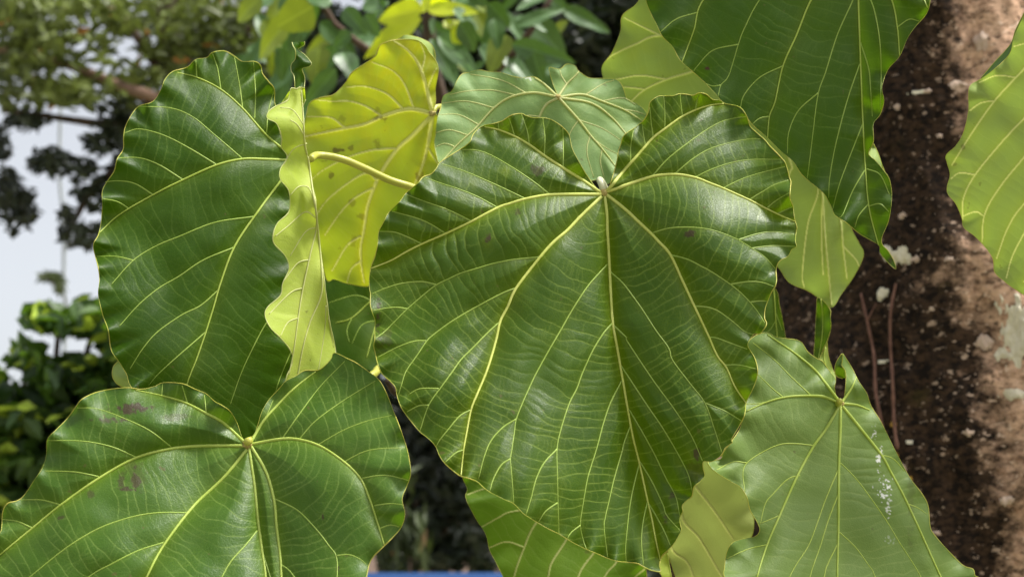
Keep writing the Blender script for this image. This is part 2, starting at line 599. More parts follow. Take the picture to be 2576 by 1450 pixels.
def make_leaf(label, outline, mains, sides, z, mat, joint=None, tilt=(0, 0), mid=None, fold=(0, 0), dome=0.0, bumps=(),
              g=2.0, wave=0.004, wavelen=90.0, pillow=0.0018, tert=(24, 0.00025), ripples=(), brown=(), white=(), yell=(),
              vw=(9.0, 3.0), sw=(4.6, 2.0), rim=1.7, vein_mat='vein', side_mat='vein_side', rim_mat='rim', name='leaf',
              parent=None, seed=1, knot=9.0, rough=0.0019, relief=False, valley=0.0):
    rng = np.random.default_rng(seed)
    ol = curve(outline, 1.2, closed=True)
    lo, hi = ol.min(0) - 5 * g, ol.max(0) + 5 * g
    Wd, Hd = int((hi[0] - lo[0]) / g) + 2, int((hi[1] - lo[1]) / g) + 2
    shape = (Hd, Wd)
    XX, YY = np.meshgrid(lo[0] + np.arange(Wd) * g, lo[1] + np.arange(Hd) * g)
    ins = inside_mask(shape, ol, lo, g)
    oi, od = jump_flood(shape, ol, lo, g)
    mpx = z / FPX                                    # metres per picture px at this leaf
    cx, cy = (ol.max(0) + ol.min(0)) / 2
    H = np.zeros(shape)
    # --- ribs
    mc = [curve(v, g * 0.7) for v in mains]
    sc = [curve(v, g * 0.7) for v in sides]
    allv = mc + sc
    mask_t = np.zeros(shape)
    halo = np.zeros(shape)
    rib = np.zeros(shape)
    if allv:
        vp = np.vstack(allv)
        vt = np.vstack([np.gradient(c, axis=0) for c in allv])
        vt /= np.linalg.norm(vt, axis=1)[:, None] + 1e-9
        vid = np.concatenate([np.full(len(c), i) for i, c in enumerate(allv)])
        vi, vd = jump_flood(shape, vp, lo, g)
        H += pillow * (1 - np.exp(-vd / 34.0)) * (0.75 + 0.25 * nz(shape, 50 / g, rng))
        if relief:
            wid = np.concatenate([vw[0] * (1 - np.linspace(0, 1, len(c))) ** 0.8 + vw[1] * np.linspace(0, 1, len(c)) for c in mc] + [sw[0] + (sw[1] - sw[0]) * np.linspace(0, 1, len(c)) for c in sc])
            q = np.clip(1 - (vd / (wid[vi] * 0.62)) ** 2, 0, 1)
            rib = np.clip(q * 2.2, 0, 1)
            H += np.sqrt(q) * wid[vi] * 0.42 * mpx
        # outward direction field from the ribs, spread over the blade
        ri = np.clip(np.round((vp[:, 1] - lo[1]) / g).astype(int), 0, Hd - 1)
        ci = np.clip(np.round((vp[:, 0] - lo[0]) / g).astype(int), 0, Wd - 1)
        T = np.zeros(shape + (2,))
        Wt = np.zeros(shape)
        np.add.at(T, (ri, ci), vt)
        np.add.at(Wt, (ri, ci), 1.0)
        FX, FY, FW = np.zeros(shape), np.zeros(shape), np.zeros(shape)
        for s, k in ((12, 1.0), (30, 1.6), (80, 2.0), (200, 2.0)):
            FX += k * s * blur(T[..., 0], s / g)
            FY += k * s * blur(T[..., 1], s / g)
        nn = np.hypot(FX, FY) + 1e-9
        FX, FY = FX / nn, FY / nn
        # cross veins: walk from rib to rib at right angles to the outward direction, then a finer net between them
        t_pts, q_pts = trace_net(shape, lo, g, ins, od, vi, vd, vid, allv, FX, FY, tert[0], rng)
        dt = np.full(shape, 99.0)
        if len(t_pts):
            _, dt = jump_flood(shape, t_pts, lo, g)
        present = np.clip(0.8 + 0.35 * nz(shape, 30 / g, rng), 0.25, 1.0)
        mask_t = np.exp(-(dt / 1.3) ** 2) * present
        if len(q_pts):
            _, dq = jump_flood(shape, q_pts, lo, g)
            mask_t = np.maximum(mask_t, 0.40 * np.exp(-(dq / 1.1) ** 2) * present)
        rip = np.ones(shape)
        for (bx, by, sx, sy, k) in ripples:
            rip += k * np.exp(-((XX - bx) / sx) ** 2 - ((YY - by) / sy) ** 2)
        H += 0.75 * tert[1] * rip * (1 - np.exp(-dt / 6.0)) * (1 - np.exp(-vd / 12.0)) * np.clip(0.8 + 0.5 * nz(shape, 45 / g, rng), 0, 2)
        if mc:
            mp = np.vstack(mc)
            mi, md = jump_flood(shape, mp, lo, g)
            H += valley * (1 - np.exp(-md / 42.0))
            halo = np.exp(-md / 16.0) * 0.8 + 0.45 * np.exp(-vd / 7.0)
        else:
            halo = 0.45 * np.exp(-vd / 7.0)
    # --- fold along the midrib
    if mid is not None:
        c = curve(mains[mid], g * 0.7)
        ext = c[-1] + (c[-1] - c[-6]) / np.linalg.norm(c[-1] - c[-6]) * np.arange(1, 200, g)[:, None]
        ext0 = c[0] + (c[0] - c[5]) / np.linalg.norm(c[0] - c[5]) * np.arange(1, 400, g)[::-1, None]
        cc = np.vstack([ext0, c, ext])
        ct = np.gradient(cc, axis=0)
        inb = (cc[:, 0] > lo[0]) & (cc[:, 0] < hi[0]) & (cc[:, 1] > lo[1]) & (cc[:, 1] < hi[1])
        cc, ct = cc[inb], ct[inb]
        ki, kd = jump_flood(shape, cc, lo, g)
        sgn = (XX - cc[ki, 0]) * ct[ki, 1] - (YY - cc[ki, 1]) * ct[ki, 0]     # >0 on the left of a rib that runs downwards
        dm = kd * mpx
        dm = dm / (1 + dm / 0.12)
        sl = np.where(sgn < 0, fold[0], fold[1])
        H += dm * sl
    # --- broad form
    H -= dome * (((XX - cx) * mpx) ** 2 + ((YY - cy) * mpx) ** 2)
    for (bx, by, a, s) in bumps:
        H += a * np.exp(-((XX - bx) ** 2 + (YY - by) ** 2) / (2 * s * s))
    H += rough * nz(shape, 70 / g, rng) + rough * 0.28 * nz(shape, 24 / g, rng)
    # --- wavy margin
    seg = np.hypot(*(np.roll(ol, -1, 0) - ol).T)
    arc = np.concatenate([[0], np.cumsum(seg)[:-1]])
    L = seg.sum()
    wv = np.zeros(len(ol))
    for q in range(5):
        k = max(1, round(L / (wavelen * rng.uniform(0.7, 1.7))))
        wv += np.sin(2 * math.pi * k * arc / L + rng.uniform(0, 6.28)) * rng.uniform(0.5, 1.0)
    wv /= 1.7
    Hw = wave * wv[oi] * np.exp(-od / 30.0)
    H += blur(Hw, 2.5)
    # --- stains
    st = np.zeros(shape)
    for (bx, by, sx, sy, k) in brown:
        e = np.exp(-((XX - bx) / sx) ** 2 - ((YY - by) / sy) ** 2)
        q = nz(shape, 2.2 / g, rng) * 0.5 + nz(shape, 5 / g, rng) * 0.6 + nz(shape, 14 / g, rng) * 0.5
        st = np.maximum(st, k * np.clip((e * 1.3 + 0.55 * q * np.sqrt(e) - 0.52) * 2.1, 0, 1))
    wh = np.zeros(shape)
    for (bx, by, sx, sy, k) in white:
        e = np.exp(-((XX - bx) / sx) ** 2 - ((YY - by) / sy) ** 2)
        q = nz(shape, 1.7 / g, rng)
        wh = np.maximum(wh, k * np.clip((q * np.sqrt(e) + e * 0.5 - 0.9) * 3.0, 0, 1))
    for (bx, by, s, k) in yell:
        halo = np.maximum(halo, k * np.exp(-((XX - bx) ** 2 + (YY - by) ** 2) / (2 * s * s)) * np.clip(0.8 + 0.3 * nz(shape, 8 / g, rng), 0, 1.4))
    # --- mesh
    use = ins | (od < 0.75 * g)
    snap = (~ins & (od < 0.75 * g)) | (ins & (od < 0.3 * g))
    core = ins & (od >= 0.3 * g)
    quad = use[:-1, :-1] & use[1:, :-1] & use[:-1, 1:] & use[1:, 1:]
    quad &= core[:-1, :-1] | core[1:, :-1] | core[:-1, 1:] | core[1:, 1:]
    PX = np.where(snap, ol[oi, 0], XX)
    PY = np.where(snap, ol[oi, 1], YY)
    vidx = np.full(shape, -1, np.int64)
    used = np.zeros(shape, bool)
    used[:-1, :-1] |= quad
    used[1:, :-1] |= quad
    used[:-1, 1:] |= quad
    used[1:, 1:] |= quad
    vidx[used] = np.arange(used.sum())

    def depth(u, v, h):
        return z + ((u - cx) * tilt[0] - (v - cy) * tilt[1]) * mpx - h
    D = depth(PX, PY, H)
    V = at(PX[used], PY[used], D[used])
    qr, qc = np.nonzero(quad)
    F = np.stack([vidx[qr, qc], vidx[qr + 1, qc], vidx[qr + 1, qc + 1], vidx[qr, qc + 1]], -1)
    jp = np.array(joint if joint is not None else (cx, cy))

    def samp(p):
        x = np.clip((p[:, 0] - lo[0]) / g, 0, Wd - 1.001)
        y = np.clip((p[:, 1] - lo[1]) / g, 0, Hd - 1.001)
        x0, y0 = x.astype(int), y.astype(int)
        a, b = x - x0, y - y0
        return H[y0, x0] * (1 - a) * (1 - b) + H[y0, x0 + 1] * a * (1 - b) + H[y0 + 1, x0] * (1 - a) * b + H[y0 + 1, x0 + 1] * a * b

    def on(p, lift=0.0):
        h = samp(p)
        return at(p[:, 0], p[:, 1], depth(p[:, 0], p[:, 1], h) - lift)
    org = on(jp[None])[0]
    leaf = mesh_obj(name, V, F, M[mat] if isinstance(mat, str) else mat, origin=org)
    add_attr(leaf.data, 'mask', np.stack([mask_t[used], np.clip(halo[used], 0, 1), st[used], wh[used]], -1))
    add_attr(leaf.data, 'rib', np.repeat(rib[used][:, None], 4, 1))
    child(leaf, parent or PLANT)
    if label:
        leaf['label'] = label
    top = leaf if parent is None else parent
    # ribs as real, tapering ridges half sunk in the blade
    for c in ([] if relief else mains):
        p = curve(c, 5.0)
        t = np.linspace(0, 1, len(p))
        r = (vw[0] * (1 - t) ** 0.8 + vw[1] * (1 - (1 - t) ** 0.8)) * 0.5 * mpx
        v, f = tubes_mesh([(on(p, 0.0005), r)], 6, 0.6)
        o = mesh_obj('main_rib', v, f, M[vein_mat], origin=org)
        child(o, top)
    if sides and not relief:
        items = []
        for c in sides:
            p = curve(c, 5.0)
            t = np.linspace(0, 1, len(p))
            r = (sw[0] * (1 - t) + sw[1] * t) * 0.5 * mpx
            items.append((on(p, 0.0001), r))
        v, f = tubes_mesh(items, 5, 0.5)
        o = mesh_obj('side_ribs', v, f, M[side_mat], origin=org)
        o['kind'] = 'stuff'
        child(o, top)
    if rim > 0:
        p = np.vstack([ol[::2], ol[:1]])
        un = np.interp(np.arange(len(p)), np.linspace(0, len(p), 90), rng.uniform(0.25, 1.25, 90))
        rr = rim * 0.5 * mpx * un
        v, f = tubes_mesh([(on(p), rr)], 5, 0.9)
        child(mesh_obj('rim', v, f, M[rim_mat], origin=org), top)
    if joint is not None and knot > 0:
        a = rng.standard_normal((90, 3))
        a /= np.linalg.norm(a, axis=1)[:, None]
        import bmesh
        bm = bmesh.new()
        bmesh.ops.create_icosphere(bm, subdivisions=3, radius=1.0)
        vv = np.array([q.co[:] for q in bm.verts])
        ff = np.array([[q.index for q in fc_.verts] for fc_ in bm.faces])
        bm.free()
        nse = sum(np.sin(vv @ (rng.standard_normal(3) * 4) + i) for i in range(5)) * 0.09
        vv = vv * (1 + nse)[:, None] * np.array([1, 0.75, 0.85]) * knot * mpx
        child(mesh_obj('stalk_knot', vv + org, ff, M['knot'], origin=org), top)
    leaf['_on'] = 0
    del leaf['_on']
    return leaf, on, org


def add_tube(name, pts3, r0, r1, mat, parent, sides=10):
    p = curve(np.asarray(pts3, float), 0.006)
    t = np.linspace(0, 1, len(p))
    v, f = tubes_mesh([(p, r0 + (r1 - r0) * t)], sides)
    o = mesh_obj(name, v, f, mat, origin=p[0])
    return child(o, parent)

# ================================================================== the setting
def setting(o, kind='structure'):
    o['kind'] = kind
    SC.collection.objects.link(o)
    return o


GR = plain_material('ground_soil', (0.20, 0.16, 0.11), (0.13, 0.15, 0.07), 1.2, 0.95, 0, None, 0.4)
_n = 60
_xs = np.linspace(-1, 1, _n) ** 3 * 900
_X, _Y = np.meshgrid(_xs, _xs + 20)
_Z = 0.05 * np.sin(_X * 0.7) * np.cos(_Y * 0.6)
_i = np.arange(_n - 1)
_a = (_i[:, None] * _n + _i[None, :]).ravel()
setting(mesh_obj('ground', np.stack([_X.ravel(), _Y.ravel(), _Z.ravel()], -1), np.stack([_a, _a + 1, _a + _n + 1, _a + _n], -1), GR))


# ---------------------------------------------------------------- thick trunk on the right
def bark_material():
    m, nt = mat_new('lichen_spotted_bark')
    b = NB(nt)
    co = b.n('ShaderNodeTexCoord').outputs['Object']
    mp = b.n('ShaderNodeMapping')
    mp.inputs['Scale'].default_value = (1, 1, 1.5)
    nt.links.new(co, mp.inputs['Vector'])
    v = mp.outputs[0]
    at_ = b.n('ShaderNodeAttribute', _attribute_name='mask')
    sep = b.n('ShaderNodeSeparateColor', Color=at_.outputs['Color'])
    big = b.noise(5.0, 5, 0.65, v)
    fine = b.noise(85, 5, 0.7, v)
    tan = b.mix(b.ramp(fine, 0.34, 0.56), (0.26, 0.145, 0.085), (0.66, 0.43, 0.29))
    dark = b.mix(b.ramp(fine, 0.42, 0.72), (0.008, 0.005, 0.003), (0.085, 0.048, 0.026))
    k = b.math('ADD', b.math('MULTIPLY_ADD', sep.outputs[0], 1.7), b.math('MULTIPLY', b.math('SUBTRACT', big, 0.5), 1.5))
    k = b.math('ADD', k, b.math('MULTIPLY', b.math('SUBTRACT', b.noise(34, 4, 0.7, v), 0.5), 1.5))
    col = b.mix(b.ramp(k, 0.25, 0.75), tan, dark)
    pit = b.ramp(b.noise(95, 4, 0.65, v), 0.55, 0.62)
    col = b.mix(b.math('MULTIPLY', pit, 0.7), col, (0.025, 0.015, 0.008))
    lich = b.math('MAXIMUM', b.ramp(b.noise(52, 3, 0.6, v), 0.64, 0.68), b.ramp(b.noise(120, 2, 0.5, v), 0.66, 0.70))
    col = b.mix(b.math('MULTIPLY', lich, b.ramp(sep.outputs[0], 0.2, 1.0, 0.9, 0.3)), col, (0.74, 0.54, 0.40))
    moss = b.ramp(b.noise(11, 5, 0.7, v), 0.60, 0.72)
    col = b.mix(b.math('MULTIPLY', moss, 0.4), col, (0.10, 0.075, 0.02))
    p = b.n('ShaderNodeBsdfPrincipled', Roughness=0.92)
    p.inputs['Specular IOR Level'].default_value = 0.2
    nt.links.new(col, p.inputs['Base Color'])
    bp = b.n('ShaderNodeBump', Strength=0.7, Distance=0.006)
    nt.links.new(b.noise(75, 6, 0.7, v), bp.inputs['Height'])
    nt.links.new(bp.outputs[0], p.inputs['Normal'])
    o = b.n('ShaderNodeOutputMaterial')
    nt.links.new(p.outputs[0], o.inputs['Surface'])
    return m


TR_C = at(2440, 725, 1.95)
TR_R = 0.34
tree = empty('thick_tree', (TR_C[0], TR_C[1], 0))
tag(tree, 'thick tree trunk with brown lichen-spotted bark behind the large leaves', 'tree')
NT, NZ = 620, 620
th = np.linspace(0, 2 * math.pi, NT, endpoint=False)
zz = np.linspace(-0.1, 4.2, NZ)
rng = np.random.default_rng(5)
dn = 0.012 * nz((NZ, NT), 22, rng) + 0.006 * nz((NZ, NT), 9, rng) + 0.0028 * nz((NZ, NT), 3.2, rng) + 0.0016 * nz((NZ, NT), 1.4, rng)
rad = TR_R * (1 - 0.035 * zz + 0.25 * np.exp(-zz / 0.35))[:, None] * (1 + 0.03 * np.cos(2 * th + 1)[None, :] + 0.015 * np.cos(5 * th)[None, :]) + dn
lean = -0.02 * (zz - 1.9)
vx = TR_C[0] + lean[:, None] + rad * np.cos(th)[None, :]
vy = TR_C[1] + rad * np.sin(th)[None, :]
vz = np.broadcast_to(zz[:, None], vx.shape)
V = np.stack([vx, vy, vz], -1).reshape(-1, 3)
r_, c_ = np.meshgrid(np.arange(NZ - 1), np.arange(NT), indexing='ij')
a_ = (r_ * NT + c_).ravel()
b_ = (r_ * NT + (c_ + 1) % NT).ravel()
F = np.stack([a_, b_, b_ + NT, a_ + NT], -1)
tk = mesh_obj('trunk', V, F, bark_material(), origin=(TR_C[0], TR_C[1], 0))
# dark moss coat and the trunk's shaded left side, both painted into the colour
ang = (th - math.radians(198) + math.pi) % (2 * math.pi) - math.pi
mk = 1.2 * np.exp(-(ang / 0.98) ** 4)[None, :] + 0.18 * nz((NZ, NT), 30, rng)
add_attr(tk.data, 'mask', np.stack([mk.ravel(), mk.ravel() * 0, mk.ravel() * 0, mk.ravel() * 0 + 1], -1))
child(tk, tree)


def trunk_hit(u, v):
    """point of the bark seen in direction (u, v)"""
    d = at(u, v, 1.0) - CAM_LOC
    lo_, hi_ = 1.2, 3.0
    dx, dy = d[0], d[1]
    t = 1.2
    while t < 3.0:
        p = CAM_LOC + d * t
        zi = int(np.clip((p[2] + 0.1) / 4.3 * (NZ - 1), 0, NZ - 1))
        q = p[:2] - (TR_C[:2] + np.array([lean[zi], 0]))
        ti = int((math.atan2(q[1], q[0]) % (2 * math.pi)) / (2 * math.pi) * NT) % NT
        if np.hypot(*q) <= rad[zi, ti]:
            nrm = np.array([q[0], q[1], 0]) / np.hypot(*q)
            return p, nrm
        t += 0.002
    return None, None


LICH = plain_material('pale_lichen', (0.62, 0.56, 0.40), (0.76, 0.70, 0.54), 160, 0.95, 0, None, 0.8)
LICH2 = plain_material('pinkish_lichen', (0.50, 0.36, 0.27), (0.62, 0.48, 0.38), 160, 0.95, 0, None, 0.8)
LICHO = plain_material('orange_lichen', (0.50, 0.27, 0.04), (0.58, 0.36, 0.08), 160, 0.95, 0, None, 0.8)


TV = V.reshape(NZ, NT, 3)


def lichen(u, v, su, sv, mat, seed):
    """a thin crust lying on the bark, with a ragged rim"""
    p, nrm = trunk_hit(u, v)
    if p is None:
        return
    rg = np.random.default_rng(seed)
    zi = int((p[2] + 0.1) / 4.3 * (NZ - 1))
    q = p[:2] - (TR_C[:2] + np.array([lean[zi], 0]))
    ti = int((math.atan2(q[1], q[0]) % (2 * math.pi)) / (2 * math.pi) * NT)
    kx, ky = su * 1.62 / FPX, sv * 1.62 / FPX
    dz, dt_ = 4.3 / (NZ - 1), 2 * math.pi * TR_R / NT
    nz_, nt_ = int(ky * 1.7 / dz) + 2, int(kx * 1.7 / dt_) + 2
    sub = 3                                        # finer than the bark grid
    zz_ = np.linspace(zi - nz_, zi + nz_, 2 * nz_ * sub + 1)
    tt_ = np.linspace(ti - nt_, ti + nt_, 2 * nt_ * sub + 1)
    Z2, T2 = np.meshgrid(zz_, tt_, indexing='ij')
    z0, t0 = np.floor(Z2).astype(int), np.floor(T2).astype(int)
    a, b = (Z2 - z0)[..., None], (T2 - t0)[..., None]
    g4 = lambda r, c: TV[np.clip(r, 0, NZ - 1), c % NT]
    P = g4(z0, t0) * (1 - a) * (1 - b) + g4(z0 + 1, t0) * a * (1 - b) + g4(z0, t0 + 1) * (1 - a) * b + g4(z0 + 1, t0 + 1) * a * b
    e = ((Z2 - zi) * dz / ky) ** 2 + ((T2 - ti) * dt_ / kx) ** 2
    e = np.sqrt(e) + 0.22 * nz(e.shape, 3.0, rg) + 0.12 * nz(e.shape, 1.2, rg)
    h = 0.0035 * np.clip(1.05 - e, -0.25, 0.6) / 0.6 + 0.0006 * nz(e.shape, 1.0, rg)
    out = P - np.array([TR_C[0], TR_C[1], 0]) - np.stack([lean[np.clip(z0, 0, NZ - 1)], 0 * lean[np.clip(z0, 0, NZ - 1)], P[..., 2]], -1)
    out[..., 2] = 0
    out /= np.linalg.norm(out, axis=-1)[..., None]
    P = P + out * h[..., None]
    keep = e < 1.1
    qd = keep[:-1, :-1] & keep[1:, :-1] & keep[:-1, 1:] & keep[1:, 1:]
    idx = np.arange(e.size).reshape(e.shape)
    r, c = np.nonzero(qd)
    if len(r) == 0:
        return
    F_ = np.stack([idx[r, c], idx[r, c + 1], idx[r + 1, c + 1], idx[r + 1, c]], -1)
    un, inv = np.unique(F_, return_inverse=True)
    child(mesh_obj('lichen_patch', P.reshape(-1, 3)[un], inv.reshape(F_.shape), mat, origin=p), tree)


for i, (u, v, su, sv, k) in enumerate([
        (2302, 222, 22, 12, 0), (2330, 228, 16, 8, 1), (2225, 735, 20, 16, 0), (2265, 640, 34, 22, 0), (2232, 628, 18, 14, 0),
        (2300, 652, 20, 10, 1), (2565, 830, 42, 75, 0), (2520, 880, 22, 20, 0), (2475, 860, 30, 18, 1), (2555, 985, 34, 14, 0),
        (2222, 895, 14, 7, 0), (2272, 533, 12, 8, 1), (2330, 490, 10, 6, 1), (2420, 200, 26, 12, 1), (2470, 90, 20, 26, 1),
        (2298, 1110, 10, 8, 0), (2440, 1075, 16, 8, 1), (2400, 1150, 12, 6, 1), (2530, 1250, 22, 10, 1), (2360, 1330, 14, 8, 1),
        (2247, 1055, 9, 8, 2), (2232, 1105, 8, 7, 2), (2253, 1128, 9, 7, 2), (2290, 1190, 9, 8, 2), (2275, 1165, 8, 14, 1), (2370, 330, 12, 8, 1),
        (2260, 270, 12, 9, 1), (2390, 640, 14, 9, 1), (2350, 775, 9, 7, 1), (2480, 720, 10, 6, 1)]):
    lichen(u, v, su, sv, (LICH, LICH2, LICHO)[k], i + 3)

# dry creeper stems climbing the trunk
VINE = plain_material('creeper_bark', (0.10, 0.045, 0.03), (0.22, 0.11, 0.075), 120, 0.85, 0, None, 0.5)


def creeper(pts, r0, label, twig=None):
    o3 = []
    for (u, v) in curve(pts, 14):
        p, nrm = trunk_hit(u, v)
        o3.append(p + nrm * 0.007)
    rad_ = np.linspace(r0, r0 * 0.7, len(o3)) * (1 + 0.25 * (np.sin(np.arange(len(o3)) * 1.3) > 0.8))
    vn = empty('creeper', o3[-1])
    vv_, ff_ = tubes_mesh([(np.array(o3), rad_)], 7)
    child(mesh_obj('stem', vv_, ff_, VINE, origin=o3[-1]), vn)
    if twig:
        o4 = []
        for (u, v) in curve(twig, 10):
            p, nrm = trunk_hit(u, v)
            o4.append(p + nrm * 0.008)
        vv_, ff_ = tubes_mesh([(np.array(o4), np.linspace(r0 * 0.6, r0 * 0.25, len(o4)))], 6)
        child(mesh_obj('twig', vv_, ff_, VINE, origin=o4[0]), vn)
    tag(vn, label, 'vine')


creeper([(2232, 1110), (2222, 1060), (2208, 980), (2205, 900), (2190, 820), (2172, 740)], 0.0022, 'thin reddish creeper stem with a forked tip on the trunk', [(2190, 805), (2200, 785), (2210, 765)])
creeper([(2262, 1130), (2254, 1060), (2250, 960), (2244, 850), (2246, 780), (2258, 715)], 0.0022, 'thin reddish unforked creeper stem running up the trunk', None)

# boughs and crown of the thick tree, above the picture
def leaf_faces(cent, size, rng, asp=0.45, droop=0.3, tone_lo=0.0, up_bias=0.6):
    """cent (n,3); every leaf two quads folded along its midrib. returns verts, quads, tone per vertex"""
    n = len(cent)
    d = rng.standard_normal((n, 3))
    d[:, 2] = d[:, 2] * 0.5 - droop
    d /= np.linalg.norm(d, axis=1)[:, None]
    nr = rng.standard_normal((n, 3)) * 0.7
    nr[:, 2] += up_bias
    s = np.cross(d, nr)
    s /= np.linalg.norm(s, axis=1)[:, None] + 1e-9
    nr = np.cross(s, d)
    L = (size * rng.uniform(0.65, 1.25, n))[:, None]
    w = L * asp * 0.5
    base = cent - d * L * 0.5
    tip = cent + d * L * 0.5 - nr * L * 0.12
    m1 = base + d * L * 0.45
    lft = m1 + s * w + nr * w * 0.35
    rgt = m1 - s * w + nr * w * 0.35
    tl = base + d * L * 0.78 + s * w * 0.6 + nr * w * 0.1
    tr = base + d * L * 0.78 - s * w * 0.6 + nr * w * 0.1
    V = np.stack([base, lft, tl, tip, tr, rgt], 1).reshape(-1, 3)
    o = np.arange(n)[:, None] * 6
    F = np.concatenate([o + np.array([[0, 1, 2, 3]]), o + np.array([[0, 3, 4, 5]])], 0)
    ph = rng.uniform(0, 6.28, 6)
    fz = 0.9 / size * 0.25
    clump = np.sin(cent[:, 0] * fz + ph[0]) * np.sin(cent[:, 2] * fz * 1.2 + ph[1]) + 0.6 * np.sin(cent[:, 0] * fz * 2.3 + ph[2] + 2 * np.sin(cent[:, 1] * fz + ph[3])) * np.sin(cent[:, 2] * fz * 2.1 + ph[4])
    tn = np.clip(0.45 + 0.42 * clump + rng.uniform(-0.25, 0.25, n), 0, 1)  # clump term paints lit and shaded leaf clumps into the tone
    tone = np.repeat(np.stack([tn, rng.uniform(0, 1, n), np.zeros(n), np.ones(n)], -1), 6, 0)
    return V, F, tone


def crown_obj(cent, size, mat, rng, parent, name='crown', **kw):
    V, F, tone = leaf_faces(cent, size, rng, **kw)
    o = mesh_obj(name, V, F, mat, origin=cent.mean(0))
    add_attr(o.data, 'tone', tone)
    o.data.polygons.foreach_set('use_smooth', np.zeros(len(F), bool))
    o['kind'] = 'stuff'
    child(o, parent)
    return o


def blob_points(blobs, rng):
    """blobs: (u, v, ru, rv, z, dz, n) -> leaf positions spread through each clump's volume"""
    out = []
    for (u, v, ru, rv, z, dz, n) in blobs:
        q = rng.standard_normal((n, 3))
        q = q / np.linalg.norm(q, axis=1)[:, None] * rng.uniform(0, 1, n)[:, None] ** 0.45
        zd = z + q[:, 2] * dz
        out.append(at(u + q[:, 0] * ru, v + q[:, 1] * rv, zd))
    return np.vstack(out)


def limb(parent, pts, r0, r1, mat, name='limb', sides=10):
    p = curve(np.asarray(pts, float), 0.08)
    t = np.linspace(0, 1, len(p))
    v, f = tubes_mesh([(p, r0 + (r1 - r0) * t)], sides)
    return child(mesh_obj(name, v, f, mat, origin=p[0]), parent)


BARK_D = plain_material('dark_bark', (0.05, 0.035, 0.025), (0.13, 0.085, 0.06), 9, 0.95, 0, None, 0.8)
BARK_T = plain_material('tan_bark', (0.15, 0.09, 0.06), (0.30, 0.19, 0.13), 9, 0.95, 0, None, 0.8)

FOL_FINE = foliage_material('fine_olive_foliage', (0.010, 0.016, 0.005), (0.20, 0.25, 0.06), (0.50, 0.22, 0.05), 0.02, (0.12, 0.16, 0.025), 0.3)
FOL_DARK = foliage_material('dark_foliage', (0.012, 0.018, 0.008), (0.03, 0.045, 0.018), (0.08, 0.1, 0.03), 0.02, (0.02, 0.035, 0.008), 0.12)  # shade deep inside the crowns is put into this near-black leaf colour
FOL_BUSH = foliage_material('broad_bush_foliage', (0.02, 0.05, 0.010), (0.15, 0.26, 0.05), (0.34, 0.46, 0.04), 0.14, (0.12, 0.24, 0.01), 0.3)
FOL_MID = foliage_material('drooping_foliage', (0.05, 0.07, 0.025), (0.12, 0.15, 0.05), (0.30, 0.2, 0.1), 0.03, (0.10, 0.14, 0.02), 0.25)

rng = np.random.default_rng(21)
# fine-leaved tree, upper left
t1 = at(430, 725, 6.6)
ft = empty('fine_leaved_tree', (t1[0], t1[1], 0))
tag(ft, 'fine-leaved olive green tree against pale sky, blurred, with bare brown limbs', 'tree')
limb(ft, [(t1[0], t1[1], -0.1), (t1[0] + 0.05, t1[1], 1.4), at(470, 420, 6.6), at(455, 250, 6.6), at(430, 60, 6.6), at(420, -300, 6.7)], 0.15, 0.05, BARK_D, 'trunk')
limb(ft, [at(470, 300, 6.6), at(400, 250, 6.15), at(320, 222, 6.25), at(210, 178, 6.45), at(90, 140, 6.5), at(-60, 120, 6.5)], 0.030, 0.014, BARK_T)
limb(ft, [at(460, 250, 6.6), at(370, 130, 6.5), at(300, 20, 6.5), at(260, -80, 6.5)], 0.03, 0.012, BARK_D)
limb(ft, [at(460, 240, 6.6), at(560, 120, 6.5), at(660, 60, 6.5), at(760, 20, 6.5)], 0.03, 0.012, BARK_D)
limb(ft, [at(470, 420, 6.6), at(350, 400, 6.5), at(240, 470, 6.5), at(165, 600, 6.5)], 0.03, 0.010, BARK_D)
limb(ft, [at(470, 400, 6.6), at(330, 330, 6.5), at(170, 300, 6.5), at(10, 280, 6.5)], 0.03, 0.010, BARK_D)
bl = []
for (u, v, ru, rv, n) in [(60, 40, 110, 90, 520), (90, 150, 120, 70, 420), (310, 30, 110, 60, 330), (470, 60, 130, 90, 620), (600, 110, 120, 90, 560),
                          (420, 170, 110, 80, 420), (330, 230, 90, 60, 260), (90, 240, 120, 45, 260), (190, 230, 90, 50, 240), (560, 200, 110, 80, 420),
                          (690, 120, 60, 120, 260), (30, 10, 90, 60, 260), (140, 90, 70, 60, 200), (560, 20, 110, 60, 320), (360, 330, 70, 70, 260),
                          (40, 180, 70, 60, 200), (240, 20, 80, 45, 200), (240, 125, 90, 80, 150), (150, 10, 90, 40, 200), (700, 250, 60, 80, 200)]:
    bl.append((u, v, ru, rv, 6.5, 0.45, int(n * 0.40)))
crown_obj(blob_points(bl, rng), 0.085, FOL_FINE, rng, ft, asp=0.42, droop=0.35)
crown_obj(blob_points([(u, v, ru, rv, 7.2, 0.3, int(n * 0.30)) for (u, v, ru, rv, _z, _d, n) in bl], rng), 0.08, FOL_DARK, rng, ft, 'inner_crown', asp=0.42, droop=0.35)  # near-black leaves added behind so the crown's shaded depths read dark
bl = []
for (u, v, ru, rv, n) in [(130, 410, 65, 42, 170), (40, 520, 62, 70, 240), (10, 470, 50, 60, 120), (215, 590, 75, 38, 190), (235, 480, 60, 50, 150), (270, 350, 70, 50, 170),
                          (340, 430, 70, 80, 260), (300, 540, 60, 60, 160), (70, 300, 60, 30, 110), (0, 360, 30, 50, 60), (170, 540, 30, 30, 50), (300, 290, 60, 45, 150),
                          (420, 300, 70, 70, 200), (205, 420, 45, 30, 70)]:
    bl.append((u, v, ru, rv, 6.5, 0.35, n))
crown_obj(blob_points(bl, rng), 0.062, FOL_DARK, rng, ft, 'shaded_crown', asp=0.42, droop=0.35)

